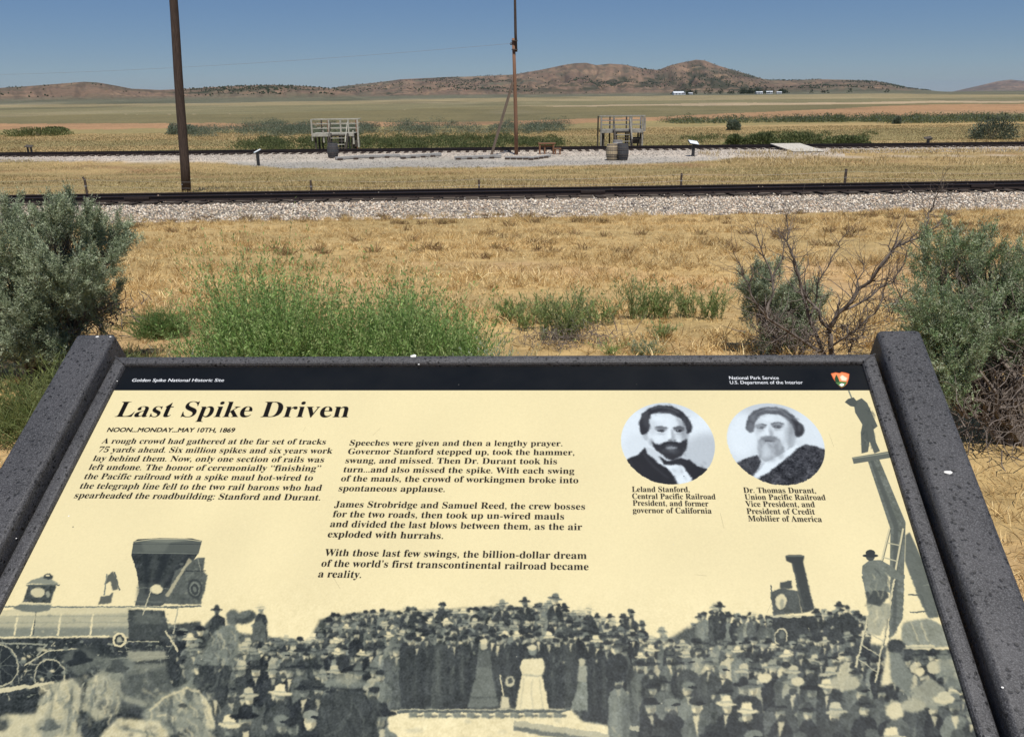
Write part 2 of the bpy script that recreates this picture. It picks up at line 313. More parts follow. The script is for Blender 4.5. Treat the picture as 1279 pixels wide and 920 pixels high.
# front ranks, larger
crowd(13, 250, 480, [(250, 848), (480, 848)], 6, 13, 16)
crowd(16, 800, 1200, [(800, 842), (1200, 850)], 7, 13, 16)
crowd(12, 775, 1215, [(775, 866), (1215, 872)], 7, 14, 18, full=90)
crowd(9, 262, 470, [(262, 878), (470, 876)], 6, 16, 19, full=80)
crowd(11, 810, 1225, [(810, 897), (1225, 900)], 8, 17, 21, full=100)
crowd(6, 290, 480, [(262, 916), (470, 912)], 6, 20, 24, full=110)
crowd(10, 800, 1240, [(810, 945), (1240, 945)], 8, 22, 27, full=110)
poly([(404, 868), (418, 860), (452, 862), (470, 880), (474, 930), (470, 1000), (400, 1000), (398, 890)], .14, 1, 2, grain=.01)
ell(432, 852, 30, 6, .5, .8, 3, rot=.06); ell(432, 846, 15, 7, .6, .7, 3)
# man waving a hat, men on the left engine side, blurred riders
poly([(258, 800), (275, 780), (293, 778), (298, 790), (296, 815), (288, 850), (248, 850), (252, 820)], .45, 1, 2, grain=.03); ell(291, 770, 9, 10, .35, 1, 2)
ell(306, 770, 14, 8, .2, 1, 2, rot=-.3); ell(304, 767, 10, 4, .4, .8, 1, rot=-.35)
poly([(316, 778), (326, 772), (332, 780), (331, 800), (314, 802)], .3, 1, 1)
poly([(248, 830), (290, 830), (284, 870), (246, 866)], .12, 1, 1)
poly([(86, 820), (98, 806), (116, 805), (124, 812), (113, 824), (88, 832)], .15, 1, 3); ell(98, 838, 13, 12, .12, 1, 3)
poly([(52, 870), (66, 852), (92, 846), (104, 860), (96, 900), (92, 960), (30, 960), (40, 900)], .8, 1, 3, grain=.03)
line([(62, 872), (54, 925)], 4, .55, .8, 3); line([(84, 880), (76, 925)], 4, .6, .8, 3)
poly([(108, 850), (128, 834), (150, 836), (156, 862), (146, 890), (120, 900), (104, 880)], .68, 1, 3, grain=.03); ell(128, 826, 15, 9, .35, .8, 4); ell(152, 828, 16, 8, .5, .8, 4)
poly([(150, 850), (206, 830), (216, 856), (190, 884), (150, 882)], .3, .9, 4); ell(134, 882, 12, 10, .2, .9, 3)
poly([(176, 890), (196, 868), (228, 854), (238, 850), (246, 862), (262, 872), (268, 905), (262, 925), (240, 930), (238, 905), (220, 915), (196, 920)], .55, 1, 3, grain=.01)
for k in range(9): line([(192+k*5, 874-k*2), (198+k*5, 884-k*2)], 2, .8, .8, 1)
ell(236, 866, 6, 9, .25, .8, 2); poly([(250, 868), (262, 878), (268, 910), (256, 905)], .9, .9, 2)
poly([(-60, 898), (10, 890), (50, 890), (48, 930), (48, 1040), (-120, 1040)], .82, 1, 3); ell(2, 900, 9, 12, .1, 1, 3)
poly([(146, 895), (200, 900), (212, 920), (150, 930), (120, 1040), (90, 1040), (118, 925)], .85, 1, 3, grain=.03); line([(150, 908), (196, 916)], 4, .5, .7, 2)
poly([(200, 925), (290, 925), (290, 1040), (180, 1040)], .3, 1, 3, grain=.03)
clutter(50, 100, 850, 925, 60, 2, 6, .45, .95, .5, 3, 1.4); clutter(104, 156, 835, 900, 50, 2, 5, .3, .85, .5, 3, 1.2)
clutter(150, 215, 835, 885, 60, 2, 5, .05, .6, .6, 3); clutter(176, 265, 856, 925, 80, 1.5, 4, .2, .95, .55, 2, .9); clutter(150, 290, 900, 1000, 80, 2, 6, .1, .9, .5, 3)
clutter(-30, 60, 890, 960, 50, 2, 6, .5, .95, .5, 3); clutter(245, 300, 780, 868, 60, 1.5, 4, .05, .6, .6, 2, 1.4)
clutter(400, 474, 862, 960, 60, 2, 6, .05, .3, .6, 2, 1.5)
def folds(x0, x1, y0, y1, n, w, t0, t1, ang=1.5):
    for _ in range(n):
        x, y = rnd.uniform(x0, x1), rnd.uniform(y0, y1); L = rnd.uniform(.15, .45)*(y1-y0); an = rnd.gauss(ang, .35)
        line([(x, y), (x+math.cos(an)*L*.6, y+math.sin(an)*L*.6), (x+math.cos(an+.3)*L, y+math.sin(an+.3)*L)], w*rnd.uniform(.5, 1.3), rnd.uniform(t0, t1), .6, 1)
folds(262, 292, 782, 826, 26, 2.2, .15, .8, 1.3); folds(252, 286, 826, 868, 22, 2.4, 0, .35); folds(316, 330, 780, 802, 10, 1.6, .05, .55)
folds(56, 100, 850, 930, 34, 3, .35, .98, 1.6); folds(108, 152, 842, 895, 28, 2.6, .25, .95, 1.3); folds(180, 262, 862, 925, 40, 2.2, .2, .95, .9); folds(402, 472, 866, 960, 30, 3, .02, .32, 1.4)
folds(1078, 1092, 504, 534, 9, 1.4, .12, .45, 1.2); folds(1078, 1096, 536, 562, 9, 1.4, .12, .45, 1.5)
# riders' hats, faces and arms over the blurred coats
for hx, hy, sc, ht_, fc in ((99, 822, 15, .06, .35), (146, 832, 14, .22, .55), (62, 905, 12, .3, .6)):
    ell(hx, hy+2, sc*1.5, sc*1.0, .42, .55, 4); ell(hx, hy+sc*.75, sc*.55, sc*.6, fc, .9, 2)
    ell(hx, hy+sc*.2, sc*1.15, sc*.26, ht_, .95, 1, rot=-.12); poly([(hx-sc*.6, hy+sc*.2), (hx-sc*.5, hy-sc*.6), (hx+sc*.1, hy-sc*.8), (hx+sc*.6, hy-sc*.5), (hx+sc*.65, hy+sc*.15)], ht_, .95, 2)
line([(88, 852), (100, 880), (126, 890)], 8, .7, .85, 2); line([(140, 850), (158, 872), (182, 878)], 7, .6, .85, 2); line([(90, 858), (84, 915)], 3, .35, .6, 2); line([(70, 856), (58, 910)], 3, .45, .6, 2); line([(118, 852), (112, 892)], 3, .4, .6, 2)
line([(96, 846), (102, 860), (100, 900)], 3, .2, .6, 2); line([(150, 846), (156, 868)], 3, .15, .6, 2)
line([(186, 886), (206, 870), (232, 858), (246, 862), (258, 874), (264, 900)], 3, .95, .6, 1); ell(228, 880, 5, 3, .1, .8, 1); line([(214, 868), (210, 900), (220, 915)], 4, .25, .6, 2); line([(236, 856), (240, 846)], 4, .5, .9, 1)
# ladder and climber
for (a, b) in (((1111, 660), (1068, 832)), ((1128, 660), (1093, 850))): line([a, b], 2.6, .86); line([(a[0]+1.5, a[1]), (b[0]+1.5, b[1])], .8, .2)
for k in range(9):
    t = .1+k*.105; xa, ya = 1111-43*t, 660+172*t; xb, yb = 1128-35*t, 662+188*t; line([(xa, ya), (xb, yb)], 1.5, .75)
poly([(1082, 752), (1110, 752), (1112, 766), (1098, 792), (1082, 790), (1084, 770)], .68, 1, 1, grain=.01)
poly([(1080, 736), (1104, 732), (1110, 744), (1098, 756), (1082, 752)], .2, 1, 1)
poly([(1077, 706), (1086, 699), (1100, 699), (1114, 707), (1126, 718), (1123, 724), (1108, 718), (1108, 730), (1112, 740), (1098, 736), (1080, 738), (1076, 720)], .42, 1, 0, grain=.02)
ell(1087, 695, 5.5, 5, .2); ell(1087, 693.5, 10, 2.2, .08); ell(1087, 690, 6, 4, .08)
folds(1080, 1110, 704, 736, 22, 1.6, .2, .75, 1.2); folds(1082, 1108, 754, 788, 16, 1.6, .35, .95, 1.4); folds(1082, 1104, 734, 752, 8, 1.5, .02, .4)
poly([(1108, 800), (1118, 790), (1120, 850), (1100, 856)], .92, 1, 2)
ell(1118, 806, 11, 9, .1, 1, 1); poly([(1110, 812), (1122, 814), (1140, 842), (1136, 870), (1112, 850)], .45, 1, 2); ell(1148, 838, 6, 5, .9, 1, 1); ell(1166, 832, 10, 8, .8, 1, 1)
poly([(1168, 815), (1200, 820), (1215, 860), (1180, 860)], .5, .8, 3)
poly([(1140, 858), (1160, 845), (1180, 858), (1182, 880), (1140, 880)], .62, .9, 2)
ell(1178, 872, 14, 6, .85, 1, 1); ell(1178, 868, 9, 6, .8, 1, 1); ell(1117, 886, 11, 12, .88, 1, 2); ell(1140, 880, 16, 8, .7, 1, 2); ell(954, 845, 9, 6, .9, 1, 1); ell(1055, 852, 20, 9, .75, .9, 2); ell(996, 850, 8, 6, .85, 1, 1)
# ---- portraits (generic bearded gentlemen), drawn in their own frame
def Z3(p): return np.stack([740+p[:, 0]*.31274, 440+p[:, 1]*.31293], 1)
WHT = np.array([196, 206, 211])/255.; BLK = np.array([24, 25, 30])/255.
def gr(t): return BLK+(WHT-BLK)*t
def disc(cx, cy, rx, ry):
    t = np.linspace(0, 2*math.pi, 90)[:-1]
    q = tex(Z3(np.array([[cx-rx, cy], [cx+rx, cy], [cx, cy-ry], [cx, cy+ry]], float)))
    c0 = q.mean(0); ax, ay = (q[1, 0]-q[0, 0])/2, (q[3, 1]-q[2, 1])/2
    x0, x1, y0, y1, m = polymask(np.stack([c0[0]+ax*np.cos(t), c0[1]+ay*np.sin(t)], 1), 2)
    c = np.zeros((TH, TW), np.float32); c[y0:y1, x0:x1] = m
    return c
def P(pts, t, a=1., bl=0, grain=0.0): poly(pts, gr(t), a, bl+(1 if bl in (1, 2) else 0), xf=Z3, clip=CLIP, grain=grain*2)
def E(cx, cy, rx, ry, t, a=1., bl=0, rot=0): 
    an = np.linspace(0, 2*math.pi, 25)[:-1]; x, y = rx*np.cos(an), ry*np.sin(an); c, s = math.cos(rot), math.sin(rot)
    P(np.stack([cx+x*c-y*s, cy+x*s+y*c], 1), t, a, bl)
def Ln(pts, w, t, a=1., bl=0):
    pts = np.asarray(pts, float)
    for p, q in zip(pts[:-1], pts[1:]):
        d = q-p; L = math.hypot(*d)+1e-6; n = np.array([-d[1], d[0]])/L*w/2
        P([p+n, q+n, q-n, p-n], t, a, bl)
CLIP = disc(300, 360, 187, 162)
P([(90, 180), (500, 180), (500, 540), (90, 540)], .96)
E(460, 440, 130, 120, .72, .8, 14); E(330, 210, 160, 40, .82, .5, 12); E(180, 380, 60, 60, .9, .7, 10)
P([(222, 262), (250, 236), (300, 232), (345, 252), (370, 290), (380, 330), (372, 372), (345, 405), (300, 418), (255, 398), (228, 368), (212, 330)], .93, 1, 1)
P([(330, 250), (368, 282), (384, 330), (372, 380), (350, 392), (352, 330)], .62, .7, 3)
P([(196, 318), (215, 316), (222, 345), (214, 352), (200, 340)], .75, 1, 1)
P([(190, 322), (184, 280), (196, 245), (222, 222), (262, 209), (312, 212), (352, 232), (378, 258), (398, 292), (392, 315), (378, 326), (372, 296), (350, 262), (312, 244), (262, 238), (232, 246), (224, 272), (230, 300), (218, 322), (202, 328)], .08, 1, 1)
Ln([(230, 226), (262, 216), (310, 222), (345, 240)], 6, .4, .6, 2); Ln([(196, 262), (208, 244), (222, 236)], 6, .35, .6, 2); Ln([(262, 240), (300, 236), (330, 246)], 7, .45, .5, 2)
P([(246, 298), (262, 292), (296, 296), (300, 303), (262, 301)], .1, .9, 1); P([(318, 298), (350, 292), (366, 298), (362, 304), (322, 304)], .08, .9, 1)
E(272, 310, 14, 5, .25, 1, 1); E(344, 311, 13, 5, .2, 1, 1); E(270, 311, 5, 4, .02, 1, 0); E(343, 312, 5, 4, .02, 1, 0)
E(272, 304, 25, 7, .22, .75, 2); E(345, 306, 21, 7, .15, .8, 2); E(272, 310, 13, 5, .08, .95, 1); E(344, 311, 12, 5, .05, .95, 1); E(266, 309, 2.5, 1.6, .9, .8, 0); E(339, 310, 2.2, 1.5, .8, .8, 0); E(273, 323, 18, 4, .66, .7, 2); E(346, 323, 16, 4, .5, .7, 2)
P([(308, 305), (318, 305), (332, 338), (326, 350), (306, 348), (312, 335)], .62, .8, 2); E(310, 349, 8, 3, .25, .9, 1); E(327, 349, 5, 3, .2, .9, 1)
P([(300, 300), (308, 300), (314, 338), (304, 344), (298, 338)], .99, .8, 1)
P([(234, 350), (248, 362), (268, 366), (290, 354), (318, 352), (345, 358), (366, 348), (376, 340), (376, 378), (356, 410), (318, 430), (285, 418), (255, 392), (238, 372)], .07, 1, 1)
E(312, 378, 22, 9, .6, .9, 2); Ln([(294, 371), (314, 369), (334, 372)], 5, .12, 1, 1); E(316, 392, 14, 5, .3, .7, 2)
for k in range(22):
    a = rnd.uniform(250, 370); b = rnd.uniform(372, 415); Ln([(a, b), (a+rnd.uniform(-5, 5), b+10)], 2, rnd.uniform(.15, .4), .5, 1)
P([(215, 376), (240, 382), (292, 418), (296, 444), (250, 432), (212, 392)], .85, 1, 1)
P([(280, 440), (350, 432), (400, 496), (380, 520), (330, 520), (300, 470)], .96, 1, 1)
P([(100, 440), (135, 425), (180, 408), (208, 378), (216, 400), (262, 440), (300, 462), (330, 500), (345, 540), (100, 540)], .03, 1, 1)
P([(352, 440), (385, 425), (415, 450), (450, 462), (500, 480), (500, 540), (400, 540), (396, 500), (370, 466)], .04, 1, 1)
P([(262, 412), (300, 432), (350, 418), (386, 432), (368, 452), (330, 446), (286, 448)], .05, 1, 1)
Ln([(200, 400), (240, 450), (300, 500)], 4, .22, .7, 2); Ln([(150, 430), (170, 500)], 5, .16, .6, 3)
for a in ((262, 262, 26, 12, 1, .7, 5), (300, 280, 12, 30, 1, .5, 5), (240, 300, 14, 30, .8, .5, 5), (258, 340, 20, 12, .97, .7, 4), (348, 335, 14, 12, .8, .6, 4), (270, 300, 22, 8, .6, .45, 3), (344, 300, 20, 8, .45, .5, 3), (364, 300, 8, 50, .4, .4, 4), (232, 355, 10, 14, .5, .5, 3), (310, 392, 40, 10, .3, .35, 4), (212, 270, 12, 30, .25, .5, 4), (383, 290, 6, 20, .3, .5, 3)): E(a[0], a[1], a[2], a[3], a[4], a[5], a[6])
for k in range(46):
    a = rnd.uniform(0, 1); x = 196+190*a; y = 262-46*math.sin(a*3.1)+rnd.uniform(-10, 14); Ln([(x, y), (x+rnd.uniform(-4, 10), y+rnd.uniform(-6, 14))], 2, rnd.uniform(.02, .34), .5, 1)
for k in range(40): x = rnd.uniform(120, 460); y = rnd.uniform(430, 515); Ln([(x, y), (x+6, y+14)], 3, rnd.uniform(.0, .14), .4, 2)
Ln([(322, 470), (330, 515)], 2, .7, .7, 1); E(345, 470, 16, 22, .82, .5, 4); E(362, 492, 2.5, 2.5, .3, .8, 0)
CLIP = disc(730, 362, 193, 162)
P([(500, 180), (960, 180), (960, 540), (500, 540)], .88)
E(600, 330, 70, 90, .98, .8, 14); E(900, 300, 90, 90, .93, .7, 12); E(690, 210, 150, 30, .78, .6, 10)
P([(648, 280), (672, 244), (720, 236), (768, 244), (800, 280), (808, 330), (800, 372), (770, 400), (700, 412), (664, 380), (650, 330)], .9, 1, 1)
P([(770, 250), (804, 290), (812, 340), (800, 380), (776, 392), (784, 320)], .66, .8, 3)
P([(610, 290), (618, 258), (640, 232), (680, 218), (730, 216), (772, 228), (802, 252), (820, 276), (840, 290), (842, 318), (826, 338), (808, 330), (800, 300), (780, 264), (740, 244), (694, 242), (662, 254), (648, 280), (640, 316), (626, 318), (612, 304)], .28, 1, 1)
P([(790, 262), (822, 280), (842, 300), (838, 326), (812, 336), (806, 300)], .1, 1, 2)
for k, t in enumerate((.6, .12, .5, .1, .45)): Ln([(636-k*2, 262+k*5), (656, 238+k*4), (700, 226+k*4), (750, 232+k*4), (790, 262+k*4)], 4, t, .7, 1)
P([(614, 296), (628, 280), (646, 290), (640, 318), (624, 316)], .4, .9, 2)
Ln([(652, 290), (672, 284), (694, 290)], 5, .18, .9, 1); Ln([(712, 286), (738, 278), (764, 286)], 5, .15, .9, 1)
E(668, 298, 14, 5, .35, 1, 1); E(735, 295, 15, 5, .3, 1, 1); E(668, 298, 5, 4, .05, 1, 0); E(735, 296, 5, 4, .05, 1, 0)
E(670, 294, 23, 7, .35, .7, 2); E(737, 291, 24, 7, .3, .75, 2); E(669, 299, 12, 5, .12, .95, 1); E(736, 296, 12, 5, .1, .95, 1); E(663, 298, 2.4, 1.6, .95, .8, 0); E(731, 295, 2.4, 1.6, .95, .8, 0); E(669, 309, 16, 4, .62, .7, 2); E(738, 306, 18, 4, .56, .7, 2)
P([(694, 290), (702, 290), (716, 324), (708, 334), (692, 334)], .99, .8, 1); P([(702, 292), (722, 322), (716, 336), (706, 330)], .6, .8, 2); E(700, 334, 14, 3, .4, .8, 1)
P([(660, 350), (676, 340), (700, 340), (726, 340), (748, 352), (760, 372), (768, 392), (756, 420), (730, 436), (692, 438), (664, 420), (656, 386)], .66, 1, 2)
for k in range(60):
    a = rnd.uniform(662, 762); b = rnd.uniform(342, 420); Ln([(a, b), (a+rnd.uniform(-5, 5), b+14)], 2.4, rnd.choice([.45, .9, .55, .95, .35]), .55, 1)
Ln([(686, 352), (704, 349), (728, 353)], 4, .3, .8, 1); Ln([(664, 350), (684, 342), (704, 345), (728, 343), (750, 354)], 5, .5, .6, 1)
E(790, 330, 8, 14, .7, .8, 1)
P([(760, 400), (815, 366), (824, 380), (780, 420), (700, 480), (660, 500), (640, 490), (690, 436)], .97, 1, 1)
P([(540, 450), (576, 438), (610, 420), (655, 408), (672, 436), (650, 480), (632, 500), (560, 500)], .14, 1, 1, grain=.02)
P([(660, 500), (700, 478), (760, 432), (822, 378), (850, 366), (890, 372), (940, 392), (940, 540), (620, 540)], .12, 1, 1, grain=.03)
Ln([(650, 480), (682, 440)], 4, .6, .8, 1); Ln([(820, 385), (780, 440), (720, 500)], 4, .03, .7, 2)
for a in ((700, 262, 30, 12, 1, .6, 5), (660, 300, 12, 30, .78, .5, 4), (690, 318, 8, 18, 1, .5, 4), (668, 294, 20, 8, .55, .5, 3), (738, 292, 22, 8, .5, .5, 3), (676, 328, 14, 8, .97, .6, 3), (752, 325, 16, 12, .95, .5, 4), (780, 330, 14, 40, .55, .45, 5), (795, 300, 8, 30, .4, .4, 4), (712, 345, 40, 6, .5, .4, 3), (700, 400, 26, 26, .88, .4, 5), (750, 405, 14, 20, .45, .4, 4), (640, 260, 14, 14, .5, .5, 4), (720, 226, 40, 6, .62, .5, 3), (824, 300, 8, 14, .34, .5, 3)): E(a[0], a[1], a[2], a[3], a[4], a[5], a[6])
for k in range(60):
    a = rnd.uniform(0, 1); x = 620+205*a; y = 272-50*math.sin(a*3.1)+rnd.uniform(-6, 18); Ln([(x, y), (x+rnd.uniform(4, 14), y+rnd.uniform(-8, 12))], 2, rnd.uniform(.08, .62), .5, 1)
E(704, 340, 34, 9, .42, .75, 3); E(700, 352, 16, 3, .2, .8, 1); E(690, 395, 14, 34, .92, .5, 4); E(735, 385, 10, 26, .5, .5, 3); E(706, 424, 26, 12, .6, .5, 4)
E(300, 356, 44, 8, .06, .9, 2); E(320, 350, 10, 4, .3, .6, 2)
# photographic grain and softness over the picture only
_g = np.zeros((TH, TW), np.float32); _y = (np.arange(TH)/TPX+S0); _g[:] = np.clip((_y-.24)/.05, 0, 1)[:, None]; _tw = np.arange(TW)/TPX; _g *= np.where((_tw < .20)[None] & (_y < .35)[:, None], .55, 1).astype(np.float32)
_pm = np.clip(_g+0, 0, 1)
for (_cx, _cy) in ((833.5, 552.5), (967, 554)):
    _q = tex([(_cx, _cy)])[0]; _yy, _xx = np.ogrid[:TH, :TW]; _pm = np.maximum(_pm, (((_xx-_q[0])/122)**2+((_yy-_q[1])/136)**2 < 1).astype(np.float32)*.6)
_pm = blur(_pm, 3)
def _warp(n, k, amp):
    dx, dy = noise2(n, k)*amp*_pm, noise2(n, k)*amp*_pm
    xi = np.clip(np.arange(TW)[None]+dx, 0, TW-1).astype(np.int32); yi = np.clip(np.arange(TH)[:, None]+dy, 0, TH-1).astype(np.int32)
    return CAN[yi, xi]
CAN[:] = _warp(9, 4, .8); CAN[:] = _warp(3, 1, .4)
_lum = CAN.mean(2, keepdims=True); _soft = blur(CAN, 1)
CAN[:] = CAN*(1-_g[..., None]*.5)+_soft*_g[..., None]*.5
_tex = (noise2(2, 1)*.013+noise2(12, 7)*.008)*_g*np.clip(1.15-_lum[..., 0], 0, 1)*1.3
CAN += _tex[..., None]
# ---- black heading band, lettering, arrowhead emblem
_yb = int((0.0-S0)*TPX); CAN[:_yb] = np.array([15, 18, 22])/255.
WH = np.array([226, 228, 230])/255.; INK = np.array([20, 17, 14])/255.
text("Golden Spike National Historic Site", (164.2, 476.4), (279.3, 476.4), .0052, WH, False, fat=.017)
text("National Park Service", (910.8, 473.6), (973, 473.6), .0052, WH, False, fat=.017)
text("U.S. Department of the Interior", (911.7, 479.3), (1003, 479.3), .0052, WH, False, fat=.017)
text("Last Spike Driven", (143.1, 520.4), (434.6, 521), .0240, INK, True, -.009, fat=.005)
text("NOON...MONDAY...MAY 10TH, 1869", (133.2, 539), (292.6, 539.6), .0066, INK, False, fat=.024)
B = .0079
for s, p, q in (
 ("A rough crowd had gathered at the far set of tracks", (126.3, 553.7), (406.3, 554.7)),
 ("75 yards ahead. Six million spikes and six years work", (121.9, 564.4), (414.7, 566.2)),
 ("lay behind them. Now, only one section of rails was", (115.3, 575.4), (404, 577.1)),
 ("left undone. The honor of ceremonially “finishing”", (110.1, 586.4), (399.6, 588.1)),
 ("the Pacific railroad with a spike maul hot-wired to", (104.3, 597.9), (390.1, 600)),
 ("the telegraph line fell to the two rail barons who had", (98.8, 609.8), (401.1, 612.5)),
 ("spearheaded the roadbuilding: Stanford and Durant.", (92.1, 621.7), (399.6, 624.6)),
 ("Speeches were given and then a lengthy prayer.", (436.4, 556.1), (702.3, 556.9)),
 ("Governor Stanford stepped up, took the hammer,", (434.1, 566.8), (717.2, 568.2)),
 ("swung, and missed. Then Dr. Durant took his", (431.1, 578.1), (695.5, 579.4)),
 ("turn...and also missed the spike. With each swing", (428.4, 589.4), (717.2, 591.4)),
 ("of the mauls, the crowd of workingmen broke into", (425.5, 600.7), (722.2, 603.1)),
 ("spontaneous applause.", (422.5, 613.0), (555.3, 614.1)),
 ("James Strobridge and Samuel Reed, the crew bosses", (417.1, 633.1), (730.6, 636.1)),
 ("for the two roads, then took up un-wired mauls", (415.1, 645.3), (704.4, 648.5)),
 ("and divided the last blows between them, as the air", (411.8, 657.7), (727, 661.7)),
 ("exploded with hurrahs.", (408.8, 670.5), (553.2, 672.6)),
 ("With those last few swings, the billion-dollar dream", (404.7, 693.7), (732.6, 697.6)),
 ("of the world’s first transcontinental railroad became", (400.8, 707.1), (735, 711.5)),
 ("a reality.", (396.9, 720.4), (450.7, 721.3))): text(s, p, q, B, INK)
for s, p, q in (
 ("Leland Stanford,", (789.4, 613.9), (861.3, 614.2)), ("Central Pacific Railroad", (789.7, 622.6), (893.9, 623.2)),
 ("President, and former", (790.4, 631.1), (885.1, 632)), ("governor of California", (790.4, 640.2), (888.9, 641)),
 ("Dr. Thomas Durant,", (928.9, 615.1), (1019.3, 615.6)), ("Union Pacific Railroad", (930.5, 623.6), (1031.5, 624.2)),
 ("Vice President, and", (931.4, 632.3), (1018, 633)), ("President of Credit", (933, 641.4), (1018, 642.1)), ("Mobilier of America", (934.8, 650.5), (1026.8, 651.5))): text(s, p, q, .0068, INK)
def Z8(p): return np.stack([900+p[:, 0]*.21892, 440+p[:, 1]*.21882], 1)
def C8(pts, c, bl=0): poly(pts, np.array(c)/255., 1, bl, xf=Z8)
C8([(628, 120), (655, 113), (678, 117), (690, 111), (714, 115), (735, 122), (732, 150), (722, 178), (708, 192), (690, 202), (676, 192), (660, 174), (642, 150)], (196, 92, 50))
C8([(633, 123), (656, 117), (678, 121), (692, 115), (713, 119), (731, 125), (728, 150), (718, 175), (690, 185), (664, 170), (647, 148)], (222, 128, 84))
C8([(680, 140), (694, 128), (708, 138), (722, 146), (716, 162), (690, 160)], (240, 205, 180), 1)
C8([(655, 172), (680, 165), (722, 168), (708, 190), (690, 199), (676, 190)], (74, 110, 62))
C8([(676, 184), (690, 176), (706, 180), (700, 190), (688, 193)], (235, 240, 235))
C8([(650, 150), (656, 134), (661, 126), (668, 140), (675, 156), (678, 170), (656, 170)], (38, 66, 40))
# faint fading, dust and scuffs of the print
CAN *= (1+np.clip(noise2(120, 60), -2, 2)*.008+noise2(2, 1)*.006)[..., None]
for k in range(26):
    x, y = rnd.uniform(.03, .88), rnd.uniform(-.03, .5); an = rnd.uniform(0, 3.14); L = rnd.uniform(.004, .02); n_ = int(L*TPX); xs = np.clip(((x+np.linspace(0, L, n_)*math.cos(an))*TPX).astype(int), 0, TW-1); ys = np.clip(((y-S0+np.linspace(0, L, n_)*math.sin(an))*TPX).astype(int), 0, TH-1)
    CAN[ys, xs] = CAN[ys, xs]*.82+.12*rnd.choice([0, 1])
for k in range(60):
    x = rnd.uniform(.02, .9); y = rnd.uniform(-.03, .5); r = rnd.uniform(.4, 1.3)
    xx, yy = int(x*TPX), int((y-S0)*TPX); v = rnd.choice([.9, .8, .75]); CAN[yy:yy+int(r*2)+1, xx:xx+int(r*2)+1] = CAN[yy:yy+int(r*2)+1, xx:xx+int(r*2)+1]*.6+.4*v*np.array([1, .97, .85])
CAN = np.clip(CAN, 0, 1)
img = bpy.data.images.new('panel_print', TW, TH, alpha=False)
_px = np.ones((TH, TW, 4), np.float32); _px[..., :3] = CAN[::-1]
img.pixels.foreach_set(_px.ravel()); img.update(); img.pack()
# ------------------------------------------------------------------ helpers
def mesh_np(name, V, F, mat=None, smooth=False, cols=None, nf=None):
    "V (n,3), F (m,3|4) arrays"
    me = bpy.data.meshes.new(name); V = np.asarray(V, np.float32); F = np.asarray(F, np.int32)
    k = F.shape[1]; n = len(F)
    me.vertices.add(len(V)); me.vertices.foreach_set('co', V.ravel())
    me.loops.add(n*k); me.loops.foreach_set('vertex_index', F.ravel())
    me.polygons.add(n); me.polygons.foreach_set('loop_start', np.arange(0, n*k, k, dtype=np.int32))
    try: me.polygons.foreach_set('loop_total', np.full(n, k, np.int32))
    except Exception: pass
    me.update(calc_edges=True)
    if smooth: me.polygons.foreach_set('use_smooth', np.ones(n, bool))
    if cols is not None:
        at = me.color_attributes.new('tint', 'FLOAT_COLOR', 'POINT'); c = np.ones((len(V), 4), np.float32); c[:, :3] = cols
        at.data.foreach_set('color', c.ravel())
    if mat: me.materials.append(mat)
    return me
def link(name, me, parent=None, loc=None, rot=None):
    o = bpy.data.objects.new(name, me); COL.objects.link(o)
    if parent: o.parent = parent
    if loc is not None: o.location = loc
    if rot is not None: o.rotation_euler = rot
    return o
def tag(o, label=None, cat=None, group=None, kind=None):
    if label: o['label'] = label
    if cat: o['category'] = cat
    if group: o['group'] = group
    if kind: o['kind'] = kind
    return o
def thing(name, label, cat, loc=(0, 0, 0), rz=0, group=None):
    o = bpy.data.objects.new(name, None); COL.objects.link(o); o.empty_display_size = .2
    o.location = loc; o.rotation_euler = (0, 0, rz); return tag(o, label, cat, group)
def copy_tree(o, parent=None):
    c = o.copy(); COL.objects.link(c)
    if parent: c.parent = parent
    for ch in [x for x in ALLCH.get(o.name, [])]: copy_tree(ch, c)
    return c
